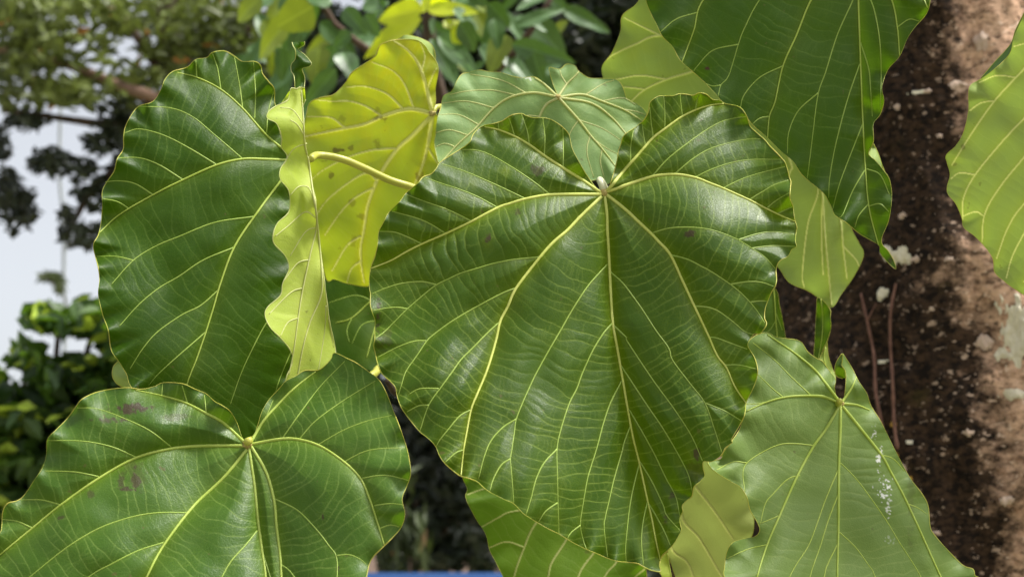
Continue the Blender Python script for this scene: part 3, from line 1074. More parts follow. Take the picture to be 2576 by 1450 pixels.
# slender bare-stemmed tree far away
t2 = at(162, 725, 14)
sl = empty('slender_tree', (t2[0], t2[1], 0))
tag(sl, 'slender pale bare-stemmed tree with one feathery tuft against the sky', 'tree')
SLM = plain_material('pale_far_bark', (0.30, 0.33, 0.34), (0.40, 0.43, 0.45), 5, 0.9)
limb(sl, [(t2[0], t2[1], -0.1), at(162, 900, 14), at(161, 725, 14), at(160, 560, 14), at(150, 440, 14), at(152, 300, 14), at(158, 100, 14)], 0.026, 0.016, SLM, 'trunk', 8)
limb(sl, [at(161, 640, 14), at(185, 560, 14), at(165, 500, 14)], 0.012, 0.008, SLM, 'limb', 6)
crown_obj(blob_points([(125, 695, 32, 13, 14, .2, 70), (150, 715, 14, 26, 14, .2, 50)], rng), 0.13, FOL_MID, rng, sl, asp=0.25, droop=0.6)

# broad-leaved shrub, lower left
t3 = at(120, 725, 4.4)
bs = empty('broad_leaved_shrub', (t3[0], t3[1], 0))
tag(bs, 'tall glossy green shrub with rounded leaves in the left background', 'shrub')
for dx, tu, tv in ((0, 250, 780), (0.1, 150, 800), (-0.1, 60, 960), (0.2, 330, 900), (-0.2, 0, 1100)):
    limb(bs, [(t3[0] + dx, t3[1], -0.1), at(120 + dx * 300, 1400, 4.4), at((tu + 120) / 2, (tv + 1250) / 2, 4.4), at(tu, tv, 4.4)], 0.03, 0.008, BARK_D, 'stem', 7)
bl = [(u, v, ru, rv, 4.4, 0.3, n) for (u, v, ru, rv, n) in [
    (120, 800, 60, 35, 60), (230, 800, 70, 50, 100), (300, 860, 60, 60, 110), (75, 900, 50, 40, 50), (130, 960, 80, 50, 130), (230, 960, 90, 70, 190),
    (40, 1030, 70, 60, 130), (140, 1080, 110, 70, 240), (260, 1060, 90, 80, 200), (40, 1160, 80, 70, 180), (130, 1200, 100, 80, 220), (20, 1280, 80, 70, 170),
    (90, 1320, 90, 80, 180), (-30, 1100, 60, 200, 200), (330, 960, 60, 70, 130), (200, 1300, 120, 100, 220)]]
crown_obj(blob_points(bl, rng), 0.09, FOL_BUSH, rng, bs, asp=0.62, droop=0.1)

# dark dense trees farther back
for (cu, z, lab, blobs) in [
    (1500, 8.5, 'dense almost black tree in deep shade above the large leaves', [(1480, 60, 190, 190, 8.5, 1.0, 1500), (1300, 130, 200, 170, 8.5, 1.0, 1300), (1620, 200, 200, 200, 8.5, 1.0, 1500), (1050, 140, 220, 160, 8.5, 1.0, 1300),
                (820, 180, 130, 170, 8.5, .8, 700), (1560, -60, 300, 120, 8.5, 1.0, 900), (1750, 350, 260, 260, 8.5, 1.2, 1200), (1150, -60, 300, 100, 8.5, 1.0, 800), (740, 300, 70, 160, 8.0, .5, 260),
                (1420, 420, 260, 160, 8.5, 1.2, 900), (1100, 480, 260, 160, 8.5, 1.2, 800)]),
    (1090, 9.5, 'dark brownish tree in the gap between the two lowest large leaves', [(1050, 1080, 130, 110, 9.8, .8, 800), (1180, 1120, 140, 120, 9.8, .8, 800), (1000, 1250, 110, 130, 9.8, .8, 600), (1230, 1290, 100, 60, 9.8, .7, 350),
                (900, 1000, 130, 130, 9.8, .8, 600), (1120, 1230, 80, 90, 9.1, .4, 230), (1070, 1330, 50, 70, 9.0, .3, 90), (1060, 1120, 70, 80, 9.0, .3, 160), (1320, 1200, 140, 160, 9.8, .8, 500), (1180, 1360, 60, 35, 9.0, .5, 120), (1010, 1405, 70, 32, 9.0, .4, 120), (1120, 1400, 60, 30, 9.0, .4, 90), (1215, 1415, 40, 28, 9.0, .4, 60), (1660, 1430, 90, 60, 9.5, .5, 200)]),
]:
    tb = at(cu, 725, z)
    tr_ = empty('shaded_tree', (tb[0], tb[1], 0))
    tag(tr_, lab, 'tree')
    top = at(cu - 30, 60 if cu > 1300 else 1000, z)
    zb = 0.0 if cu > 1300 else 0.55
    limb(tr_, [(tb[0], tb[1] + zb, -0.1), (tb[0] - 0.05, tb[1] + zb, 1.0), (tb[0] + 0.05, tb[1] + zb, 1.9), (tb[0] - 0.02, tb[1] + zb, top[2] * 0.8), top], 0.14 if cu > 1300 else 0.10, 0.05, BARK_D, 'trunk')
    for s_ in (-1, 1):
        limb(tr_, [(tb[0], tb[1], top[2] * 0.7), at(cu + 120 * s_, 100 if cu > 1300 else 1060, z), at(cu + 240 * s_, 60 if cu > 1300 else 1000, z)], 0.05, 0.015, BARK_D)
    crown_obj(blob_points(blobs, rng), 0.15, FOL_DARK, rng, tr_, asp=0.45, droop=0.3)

# sapling with drooping pale leaves, low in the gap
t5 = at(1030, 725, 7.2)
ds = empty('drooping_sapling', (t5[0], t5[1], 0))
tag(ds, 'small sapling with drooping dull yellow-green leaves above the blue fence', 'sapling')
limb(ds, [(t5[0], t5[1], -0.1), at(1030, 1440, 7.2), at(1025, 1330, 7.2), at(1015, 1270, 7.2)], 0.015, 0.006, BARK_D, 'stem', 7)
crown_obj(blob_points([(1030, 1320, 45, 40, 7.2, .15, 40), (990, 1370, 45, 40, 7.2, .15, 36), (1060, 1385, 30, 30, 7.2, .15, 16), (1000, 1190, 60, 40, 7.2, .2, 22)], rng), 0.17, FOL_MID, rng, ds, asp=0.28, droop=1.6)

# pinkish wall and blue fence
WALLM = plain_material('pinkish_plaster', (0.32, 0.22, 0.17), (0.48, 0.36, 0.30), 2.5, 0.95, 0, None, 0.5)


def boxv(x0, x1, y0, y1, z0, z1):
    v = np.array([[x, y, z] for x in (x0, x1) for y in (y0, y1) for z in (z0, z1)], float)
    f = np.array([[0, 1, 3, 2], [4, 6, 7, 5], [0, 4, 5, 1], [2, 3, 7, 6], [0, 2, 6, 4], [1, 5, 7, 3]])
    return v, f


wb = at(1200, 1300, 15)
gw = empty('garden_wall', (wb[0], wb[1], 0))
tag(gw, 'pinkish plaster garden wall glimpsed behind the dark tree', 'wall')
for nm, b6 in (('wall', (-2.6, 3.4, wb[1], wb[1] + 0.25, -0.1, 2.95)), ('coping', (-2.65, 3.45, wb[1] - 0.05, wb[1] + 0.3, 2.95, 3.03))):
    v, f = boxv(*b6)
    o = mesh_obj(nm, v, f, WALLM, origin=(wb[0], wb[1], 0))
    o.data.polygons.foreach_set('use_smooth', np.zeros(len(f), bool))
    child(o, gw)

BLUE = plain_material('blue_painted_sheet', (0.045, 0.13, 0.42), (0.07, 0.18, 0.50), 3, 0.45, 0, None, 0.05, 0.5)
fb = at(1100, 1438.5, 6.2)
fence = empty('blue_fence', (fb[0], fb[1], 0))
tag(fence, 'bright blue sheet metal fence whose top edge shows below the leaves', 'fence')
for i in range(4):
    x0 = fb[0] - 1.62 + i * 0.5
    n = 26
    xs = np.linspace(0, 0.498, n)
    ys = 0.012 * np.tanh(3 * np.sin(2 * math.pi * xs / 0.125))
    vs = np.array([[x0 + x, fb[1] + y + dy, z] for dy in (0, 0.003) for z in (-0.05, fb[2] - 0.02) for x, y in zip(xs, ys)])
    fs = []
    for lay in (0, 1):
        o_ = lay * 2 * n
        for j in range(n - 1):
            fs.append([o_ + j, o_ + j + 1, o_ + n + j + 1, o_ + n + j])
    child(mesh_obj('fence_panel', vs, np.array(fs), BLUE, origin=(x0, fb[1], 0)), fence)
v, f = boxv(fb[0] - 1.66, fb[0] + 0.40, fb[1] - 0.025, fb[1] + 0.03, fb[2] - 0.05, fb[2])
o = mesh_obj('top_rail', v, f, BLUE, origin=tuple(fb))
o.data.polygons.foreach_set('use_smooth', np.zeros(len(f), bool))
child(o, fence)

# ---------------------------------------------------------------- long-leaved tree above (lance-shaped leaves)
def lance_mesh(name, mat, curl):
    n, w = 15, 4
    vs, fs = [], []
    for i in range(n):
        t = i / (n - 1)
        hw = 0.5 * (math.sin(math.pi * min(1, t ** 0.8)) ** 0.85) * (1 - 0.25 * t) + 0.008
        for j in range(-w, w + 1):
            s = j / w
            vs.append((t, s * hw * 0.30 + 0.012 * math.sin(9 * t) * s, abs(s) * hw * 0.13 - curl * t * t + 0.012 * math.sin(t * 14 + s) * abs(s)))
    k = 2 * w + 1
    for i in range(n - 1):
        for j in range(k - 1):
            a = i * k + j
            fs.append([a, a + 1, a + k + 1, a + k])
    me = bpy.data.meshes.new(name)
    set_geo(me, np.array(vs), np.array(fs))
    me.materials.append(mat)
    return me


def lance_mat(name, c1, c2, tr, tf):
    m, nt = mat_new(name)
    b = NB(nt)
    co = b.n('ShaderNodeTexCoord').outputs['Object']
    sx = b.n('ShaderNodeSeparateXYZ', Vector=co)
    rib = b.ramp(b.math('ABSOLUTE', sx.outputs[1]), 0.0, 0.012, 1.0, 0.0)
    lat = b.n('ShaderNodeTexWave', Scale=7.0, Distortion=1.0)
    col = b.mix(b.noise(5, 3, 0.6, co), c1, c2)
    col = b.mix(b.math('MULTIPLY', b.ramp(lat.outputs[1], 0.8, 1.0), 0.25), col, tuple(min(1, c * 1.8) for c in c2))
    col = b.mix(b.math('MULTIPLY', rib, 0.7), col, tuple(min(1, c * 2.5) for c in c2))
    p = b.n('ShaderNodeBsdfPrincipled', Roughness=0.38)
    nt.links.new(col, p.inputs['Base Color'])
    t = b.n('ShaderNodeBsdfTranslucent')
    b.put(t.inputs['Color'], tr)
    mx = b.n('ShaderNodeMixShader')
    mx.inputs[0].default_value = tf
    nt.links.new(p.outputs[0], mx.inputs[1])
    nt.links.new(t.outputs[0], mx.inputs[2])
    o = b.n('ShaderNodeOutputMaterial')
    nt.links.new(mx.outputs[0], o.inputs['Surface'])
    return m


LM = [lance_mat('long_leaf_green', (0.045, 0.11, 0.03), (0.09, 0.17, 0.055), (0.10, 0.22, 0.01), 0.25),
      lance_mat('long_leaf_yellow', (0.42, 0.52, 0.02), (0.52, 0.60, 0.04), (0.66, 0.76, 0.008), 0.55),
      lance_mat('long_leaf_olive', (0.11, 0.17, 0.02), (0.17, 0.22, 0.03), (0.28, 0.36, 0.01), 0.35)]
LMESH = [[lance_mesh('leaf', m, c) for c in (0.05, 0.16, 0.28)] for m in LM]
tm = at(1440, 725, 3.1)
ltree = empty('long_leaved_tree', (tm[0], tm[1], 0))
tag(ltree, 'tree with long lance-shaped green and yellow leaves hanging behind the yellow leaf', 'tree')
T5 = fr(900, 0, 0.6211)
limb(ltree, [(tm[0], tm[1], -0.1), (tm[0], tm[1], 1.3), at(1330, 620, 3.1), at(1150, 360, 3.05), at(1080, 120, 3.0), at(1085, -60, 3.0), at(1090, -260, 3.0)], 0.045, 0.010, BARK_D, 'trunk')
limb(ltree, [at(1078, 240, 3.02), at(960, 150, 2.95), at(840, 60, 2.9), at(790, -40, 2.9)], 0.010, 0.005, BARK_D)
limb(ltree, [at(1090, 330, 3.05), at(1250, 180, 2.95), at(1340, 70, 2.9), at(1400, -30, 2.9)], 0.010, 0.005, BARK_D)


def lance(b, t, wid, kind, z, seed, dz=None):
    rg = np.random.default_rng(seed)
    dz = rg.uniform(-0.05, 0.05) if dz is None else dz
    p0, p1 = at(b[0], b[1], z), at(t[0], t[1], z + dz)
    d = p1 - p0
    L = np.linalg.norm(d)
    d = d / L
    nr = -CF + rg.uniform(-0.5, 0.5) * CR + rg.uniform(0.0, 0.9) * CU
    s = np.cross(nr, d)
    s /= np.linalg.norm(s)
    nr = np.cross(d, s)
    wpx = wid / FPX * z
    me = LMESH[kind][int(rg.integers(0, 3))]
    o = bpy.data.objects.new('leaf', me)
    from mathutils import Matrix
    ky = wpx / 0.28
    kz = L * 0.8
    m4 = Matrix(((d[0] * L, s[0] * ky, nr[0] * kz, 0), (d[1] * L, s[1] * ky, nr[1] * kz, 0), (d[2] * L, s[2] * ky, nr[2] * kz, 0), (0, 0, 0, 1)))
    SC.collection.objects.link(o)
    o.parent = ltree
    m4.translation = Vector(p0) - ltree.location
    o.matrix_local = m4
    return o


LL = [((1210, 60), (915, 115), 62, 1), ((1205, 120), (810, 335), 74, 1), ((1240, 60), (1555, 72), 50, 1), ((715, 50), (850, 215), 55, 0), ((560, 140), (790, 340), 62, 0),
      ((520, 40), (290, 170), 85, 2), ((380, 120), (130, 360), 62, 2), ((490, 150), (300, 370), 60, 0), ((665, 430), (455, 695), 62, 0), ((1262, 245), (1430, 525), 84, 0),
      ((1300, 230), (1600, 450), 84, 0), ((1735, 220), (1625, 445), 60, 2), ((1700, 330), (1905, 490), 60, 0), ((1770, 280), (2155, 385), 62, 0), ((1620, 20), (1765, 175), 56, 0),
      ((1800, 170), (2105, 30), 46, 0), ((1790, 110), (1990, 155), 40, 0), ((1890, 130), (2140, 370), 90, 0), ((1250, 130), (1310, 220), 44, 0), ((1340, 170), (1500, 140), 36, 1),
      ((1385, 190), (1495, 255), 46, 1), ((1260, 0), (1180, 60), 50, 1), ((1300, -20), (1340, 100), 46, 1), ((1500, -40), (1620, 30), 50, 0), ((1400, 60), (1560, 180), 60, 0),
      ((1440, 140), (1560, 330), 66, 0), ((700, 330), (790, 480), 70, 0), ((560, 300), (520, 520), 60, 2), ((830, 60), (1000, 10), 46, 0), ((640, 20), (480, -20), 60, 0),
      ((850, 90), (930, 230), 50, 0), ((200, -20), (20, 120), 60, 2), ((260, -30), (120, 60), 50, 0), ((980, 20), (860, 130), 50, 0), ((1560, 300), (1720, 420), 60, 0),
      ((1900, 330), (1960, 520), 60, 0), ((1960, -30), (1800, 60), 40, 0), ((1100, 300), (1010, 500), 70, 0), ((760, 200), (640, 300), 46, 0), ((1060, 180), (960, 330), 50, 2),
      ((430, 200), (380, 420), 46, 0), ((320, 300), (330, 520), 50, 0), ((1500, 200), (1380, 420), 60, 0), ((1660, 120), (1700, 300), 56, 0)]
for i, (b, t, w, k) in enumerate(LL):
    bb, tt = T5(b)[0], T5(t)[0]
    lance(bb, tt, w * (1.2 if k else 0.9), k, 2.75 + 0.18 * ((i * 7) % 5) / 4, 100 + i)
rg = np.random.default_rng(77)
for i in range(80):
    u, v = rg.uniform(620, 1450), rg.uniform(-60, 330)
    a = rg.uniform(0.2, 2.9)
    L = rg.uniform(90, 170)
    lance((u, v), (u + L * math.cos(a), v + L * math.sin(a)), rg.uniform(34, 58), 0 if rg.uniform() < 0.85 else 2, rg.uniform(3.0, 3.7), 300 + i)

# ================================================================== the large leaves
J = lambda f, x, y: f(x, y)[0]
# --- big centre leaf
A_out = cat(Q1(2400, 1000, 2290, 850, 2210, 710, 2150, 590, 2118, 455, 2060, 385, 2010, 345, 1930, 300, 1850, 285, 1760, 285, 1690, 265, 1640, 243, 1560, 252, 1510, 275, 1440, 320, 1350, 345,
               1270, 360, 1200, 400, 1155, 450, 1125, 520, 1080, 565, 1010, 610, 930, 660, 820, 735, 785, 790, 730, 850, 650, 880, 600, 940, 540, 990, 470, 1050, 420, 1120, 350, 1190, 295, 1250, 250, 1340, 205, 1430),
            Q3(195, 130, 170, 250, 130, 360, 110, 480, 112, 590, 122, 640, 120, 750, 145, 840, 170, 910, 165, 990, 165, 1090, 155, 1160, 170, 1230, 195, 1340, 240, 1440),
            Q5(60, 95, 115, 160, 130, 240, 165, 345, 215, 425, 280, 510, 360, 605, 430, 660, 490, 715, 525, 765, 560, 850, 610, 920, 680, 985, 770, 1050, 860, 1075, 940, 1110, 1000, 1165, 1070, 1215, 1150, 1255, 1230, 1295, 1300, 1325, 1370, 1395, 1430, 1448),
            Q6(90, 955, 220, 1020, 350, 1100, 490, 1170, 600, 1215, 690, 1255, 800, 1290, 900, 1300, 1000, 1312, 1065, 1345, 1140, 1380, 1235, 1392, 1225, 1330, 1250, 1240, 1300, 1190, 1365, 1120, 1420, 1030, 1447, 975, 1430, 900, 1435, 840,
               1460, 790, 1455, 735, 1490, 690, 1550, 640, 1560, 600, 1575, 540, 1640, 485, 1680, 430, 1665, 360, 1668, 290, 1750, 290, 1830, 240, 1865, 195, 1890, 150, 1960, 95),
            R3(2110, 700, 2150, 630, 2180, 570, 2190, 500, 2215, 450, 2240, 390, 2250, 330, 2235, 270),
            Q4(1890, 1220, 1855, 1150, 1880, 1090, 1920, 1040, 1975, 1035, 2020, 990, 2045, 935, 2025, 880, 2030, 790, 2060, 700, 2095, 620, 2130, 560, 2145, 500, 2140, 400, 2160, 330, 2200, 290, 2260, 260, 2300, 190, 2345, 160, 2335, 100, 2345, 0),
            Q2(2350, 1380, 2325, 1290, 2310, 1170, 2280, 1090, 2285, 990, 2290, 930, 2270, 870, 2255, 800, 2230, 730, 2205, 700, 2150, 640, 2080, 570, 2030, 510, 1975, 460, 1930, 420, 1880, 370, 1850, 280, 1800, 200, 1740, 165, 1620, 140, 1580, 110,
               1500, 100, 1440, 50, 1370, 35, 1310, 60, 1240, 50, 1170, 45, 1100, 65, 1020, 65, 960, 68, 910, 95, 870, 135, 862, 200, 850, 240, 810, 310, 750, 360, 710, 390, 640, 435, 600, 480, 580, 550, 555, 620, 540, 720, 510, 830, 470, 960, 450, 1010),
            Q2(415, 1030))
A_main = [cat(Q1(2430, 1035, 2250, 910, 2060, 790, 1870, 665, 1720, 555, 1560, 465, 1410, 405, 1270, 375)),
          cat(Q1(2440, 1052, 2200, 1055, 1930, 1060, 1690, 1100, 1520, 1150, 1400, 1190, 1140, 1325), Q3(870, 35, 640, 135, 480, 215, 330, 300, 130, 380)),
          cat(Q1(2445, 1075, 2240, 1270), Q3(2100, 0, 1960, 120, 1830, 265, 1590, 575, 1500, 770, 1425, 915, 1390, 1075, 1340, 1260), Q5(1020, 30, 940, 220, 875, 385, 830, 620, 800, 790, 775, 1045)),
          cat(Q2(415, 1050, 440, 1250), Q4(445, 0, 455, 150, 465, 350, 480, 650, 500, 930, 545, 1190, 590, 1448), Q6(950, 0, 1020, 290, 1105, 680, 1150, 870, 1190, 1080, 1235, 1280)),
          cat(Q2(430, 1050, 620, 1200, 760, 1330), Q4(880, 25, 960, 110, 1080, 245, 1200, 500, 1310, 740, 1400, 930, 1470, 1080, 1550, 1260), R3(2085, 320, 2130, 420, 2188, 505)),
          Q2(435, 1030, 640, 960, 900, 875, 1120, 855, 1320, 885, 1480, 945, 1610, 995, 1870, 1110, 2060, 1205, 2220, 1280, 2330, 1325),
          Q2(430, 1035, 600, 830, 760, 650, 900, 490, 1030, 390, 1200, 270, 1370, 190, 1500, 155, 1615, 143)]
A_side = [cat(Q4(480, 420, 600, 530, 700, 660, 800, 800, 930, 1000, 1060, 1180), R3(1800, 280, 1890, 400, 1970, 505, 2020, 640, 2060, 765)),
          cat(Q4(515, 960, 640, 1080), R3(1560, 180, 1700, 390, 1810, 540, 1900, 680, 1958, 812)),
          cat(R3(1528, 310, 1660, 510, 1763, 663, 1874, 863, 1906, 980)), cat(R3(1570, 540, 1642, 663, 1705, 779, 1763, 900, 1816, 1000, 1837, 1100)),
          Q6(1030, 290, 1150, 490, 1260, 720, 1300, 830, 1440, 990), Q6(1110, 700, 1200, 850, 1280, 1000, 1335, 1130),
          cat(Q3(2505, 340, 2430, 420, 2300, 570, 2150, 800, 2030, 1010, 1930, 1180), Q5(1525, 30, 1440, 210, 1400, 300, 1330, 480, 1310, 620, 1280, 820, 1270, 880, 1290, 1100, 1305, 1320)),
          cat(Q4(490, 935, 400, 1040, 290, 1220), Q5(1990, 30, 1940, 170, 1860, 330, 1780, 580, 1740, 780), Q6(200, 440, 205, 700, 215, 1010)),
          cat(Q5(2390, 95, 2280, 310, 2210, 510, 2140, 770), Q6(545, 314, 500, 470, 460, 700, 430, 920, 460, 1080, 490, 1165)),
          cat(Q5(2480, 540, 2420, 700), Q6(840, 220, 770, 460, 720, 680, 680, 850, 670, 970, 705, 1250)),
          Q6(1020, 320, 970, 520, 930, 720, 905, 930, 885, 1150, 890, 1295), Q6(1105, 690, 1060, 900, 1045, 1100, 1065, 1330),
          Q1(1930, 1060, 1750, 920, 1540, 780, 1330, 660, 1180, 610, 1040, 605), Q1(1680, 1100, 1450, 990, 1250, 900, 1060, 820, 830, 745), Q1(1400, 1190, 1200, 1080, 1000, 1000, 820, 940, 670, 885),
          Q1(1140, 1325, 900, 1210, 680, 1130, 480, 1055), Q1(880, 1448, 720, 1350, 560, 1285, 340, 1225), Q3(640, 135, 480, 60, 350, 15, 210, 10),
          Q1(1720, 555, 1700, 420, 1640, 250), Q1(1870, 665, 1875, 480, 1855, 290), Q1(2060, 790, 2060, 600, 2055, 390), Q1(1570, 465, 1540, 360, 1510, 280), Q1(1410, 405, 1408, 335),
          Q3(1830, 265, 1550, 295, 1350, 335, 1200, 380, 1030, 430, 910, 485, 780, 550, 640, 660, 490, 790, 370, 910, 270, 1010, 170, 1085),
          cat(Q3(1590, 575, 1450, 630, 1240, 740, 1060, 840, 900, 940, 740, 1060, 680, 1120, 600, 1240, 500, 1380), Q5(207, 30, 180, 120, 145, 235)),
          cat(Q3(1425, 915, 1310, 1020, 1150, 1180, 1030, 1300), Q5(690, 0, 580, 150, 450, 340, 360, 598)),
          Q3(780, 545, 640, 515, 450, 530, 290, 575, 130, 638), Q3(490, 790, 400, 775, 290, 780, 145, 805), Q3(680, 1110, 560, 1115, 400, 1170, 190, 1276), Q5(550, 175, 430, 170, 340, 180, 250, 230),
          Q5(450, 340, 350, 345, 230, 405),
          Q5(875, 385, 760, 450, 640, 590, 560, 690, 527, 750), Q5(800, 790, 720, 820, 615, 912), Q5(1330, 480, 1200, 560, 1080, 690, 1010, 850, 950, 1080), Q5(1270, 880, 1180, 940, 1100, 1080, 1065, 1200),
          Q5(1740, 780, 1610, 920, 1530, 1080, 1480, 1270, 1430, 1435), Q6(200, 705, 80, 790, 10, 895), Q6(430, 930, 340, 1000, 300, 1060),
          Q2(1020, 390, 1020, 200, 1010, 70), Q2(1195, 260, 1180, 120, 1175, 50), Q2(1330, 200, 1345, 110, 1365, 50), Q2(905, 490, 885, 330, 870, 180), Q2(675, 740, 680, 560, 705, 410), Q2(825, 570, 810, 470, 795, 350),
          Q2(895, 870, 1050, 700, 1250, 540, 1450, 400, 1600, 320, 1740, 285, 1835, 275), Q2(1120, 850, 1300, 700, 1480, 595, 1700, 530, 1900, 495, 1985, 500), Q2(1320, 885, 1500, 800, 1700, 735, 1900, 705, 2195, 702),
          Q2(1610, 990, 1800, 900, 1980, 840, 2230, 775), Q2(1870, 1110, 2000, 1030, 2120, 960, 2265, 910), Q2(2050, 1190, 2150, 1110, 2270, 1040), Q2(2160, 1245, 2300, 1180),
          cat(Q2(900, 1440, 1060, 1395, 1230, 1385, 1400, 1395), Q4(1560, 15, 1750, 90, 1890, 175, 2030, 270, 2135, 385)), Q4(1760, 95, 1950, 35, 2120, 15, 2325, 40), Q4(1890, 180, 2100, 155, 2330, 160),
          Q4(1080, 245, 1250, 290, 1400, 365, 1500, 420, 1680, 540, 1800, 640, 1930, 780, 2030, 930), Q4(1680, 540, 1850, 515, 1990, 520, 2115, 560), Q4(1880, 720, 1970, 708, 2050, 710),
          Q4(1330, 760, 1450, 770, 1560, 810, 1700, 910, 1820, 1010, 1910, 1045), Q4(1470, 1070, 1560, 1085, 1680, 1130, 1850, 1190), Q4(1620, 1355, 1750, 1350, 1945, 1390),
          R3(2070, 305, 2150, 305, 2235, 325), R3(1970, 505, 2080, 550, 2165, 600)]
AJ = J(Q2, 415, 1040)
leafA, onA, orgA = make_leaf('very large dark green heart-shaped leaf with yellow ribs, centre of the cluster', A_out, A_main, A_side, 0.95, 'upper', joint=AJ, tilt=(0.05, 0.30), mid=3, fold=(0.30, 0.55),
          dome=0.25, bumps=[(1010, 760, -0.012, 90), (1100, 1000, 0.010, 120), (1860, 300, -0.024, 140), (1950, 600, -0.012, 90), (1760, 560, 0.012, 110), (1240, 1230, 0.024, 150), (1180, 330, -0.012, 110), (1150, 480, 0.008, 80), (1060, 380, -0.006, 60),
                            (1690, 1250, -0.012, 70), (1320, 560, 0.008, 90), (1870, 860, -0.008, 70)],
          g=1.9, wave=0.0042, wavelen=85, pillow=0.0034, tert=(21, 0.00019), ripples=[(1090, 620, 190, 90, 5.5), (1430, 900, 200, 260, 0.6)],
          brown=[(1352, 425, 22, 16, .55), (1302, 532, 8, 9, .5), (1228, 603, 9, 13, .8), (1736, 588, 13, 9, .8), (952, 800, 9, 40, .7), (960, 860, 16, 22, .35), (1752, 1140, 9, 14, .75), (1690, 1245, 9, 12, .6), (1672, 1302, 9, 14, .5), (1745, 1190, 26, 26, .3), (975, 845, 14, 30, .3)],
          yell=[(1190, 468, 12, .6), (1270, 430, 12, .7), (1165, 500, 14, .6), (1180, 545, 12, .5), (1730, 1170, 30, .6), (1228, 605, 16, .5), (1740, 590, 16, .4), (1690, 1240, 24, .5)],
          vw=(10.0, 3.0), sw=(4.4, 2.0), rim=2.7, vein_mat='vein_tan', seed=3, knot=11, valley=0.007)

# --- lower left leaf
K_out = R4(1320, 715, 1300, 690, 1275, 620, 1240, 560, 1200, 530, 1155, 505, 1110, 465, 1050, 440, 980, 410, 880, 405, 830, 425, 760, 440, 690, 432, 600, 440, 510, 460, 440, 495, 405, 540, 360, 600, 300, 660, 255, 710, 250, 790, 230, 860, 190, 920,
           130, 1010, 90, 1040, 40, 1055, 15, 1100, 10, 1170, 0, 1210, -60, 1270, -120, 1400, -90, 1600, 100, 1800, 500, 1960, 900, 2060, 1300, 2140, 1440, 2180, 1560, 2060, 1740, 1900, 1880, 1680, 1960, 1500, 1985, 1390, 2010, 1340, 2060, 1290, 2110, 1240, 2160, 1180, 2180, 1110, 2165, 1030,
           2190, 960, 2210, 900, 2205, 830, 2185, 740, 2150, 640, 2115, 550, 2080, 460, 2040, 390, 1990, 350, 1920, 300, 1870, 275, 1800, 245, 1780, 280, 1720, 335, 1640, 340, 1590, 370, 1540, 395, 1500, 440, 1445, 500, 1410, 560, 1385, 640, 1360, 710)
K_main = [R4(1320, 730, 1200, 620, 1110, 570, 990, 510, 870, 475, 730, 445), R4(1330, 745, 1100, 745, 920, 760, 730, 810, 530, 920, 330, 1060, 170, 1190, 0, 1330, -80, 1400),
          R4(1330, 765, 1200, 920, 1050, 1060, 930, 1210, 850, 1330, 790, 1450, 700, 1640, 640, 1850), R4(1340, 750, 1370, 950, 1390, 1150, 1410, 1300, 1430, 1450, 1440, 1700, 1445, 2000),
          R4(1350, 745, 1430, 880, 1475, 1030, 1490, 1180, 1510, 1350, 1520, 1500, 1560, 1750, 1600, 1950), R4(1345, 738, 1500, 710, 1600, 710, 1720, 745, 1850, 830, 1940, 920, 1990, 1030, 2030, 1150, 2068, 1275),
          R4(1345, 735, 1420, 610, 1500, 520, 1590, 430, 1700, 345)]
K_side = [R4(*p) for p in [(920, 750, 800, 660, 650, 590, 520, 545, 415, 540), (730, 805, 600, 750, 450, 720, 260, 715), (530, 910, 400, 885, 240, 880), (320, 1060, 220, 1035, 110, 1035), (170, 1185, 90, 1150, 15, 1140),
          (1020, 1105, 850, 1105, 700, 1130, 540, 1185, 390, 1270, 270, 1360, 100, 1500, -40, 1620), (880, 1265, 740, 1310, 600, 1380, 480, 1448, 300, 1600, 160, 1780), (1385, 1200, 1320, 1280, 1240, 1370, 1180, 1480, 1100, 1650, 1040, 1900),
          (1405, 1290, 1440, 1400, 1470, 1500), (1480, 1030, 1600, 1090, 1700, 1190, 1770, 1280, 1810, 1340, 1815, 1448, 1800, 1700), (1510, 1380, 1570, 1430, 1640, 1560, 1680, 1800), (1810, 1335, 1880, 1330, 1940, 1355, 1980, 1390),
          (1520, 705, 1600, 590, 1720, 430, 1855, 290), (1610, 710, 1700, 610, 1850, 500, 2020, 395), (1710, 740, 1850, 660, 1980, 610, 2110, 580), (1855, 830, 1950, 780, 2040, 760, 2180, 755), (1945, 920, 2030, 905, 2100, 905, 2200, 930),
          (2015, 1065, 2100, 1055, 2165, 1060), (2040, 1190, 2100, 1170, 2150, 1180), (1110, 570, 1100, 470), (1010, 520, 980, 420), (870, 475, 875, 412), (1420, 620, 1470, 500), (1430, 1450, 1380, 1560, 1300, 1800)]]
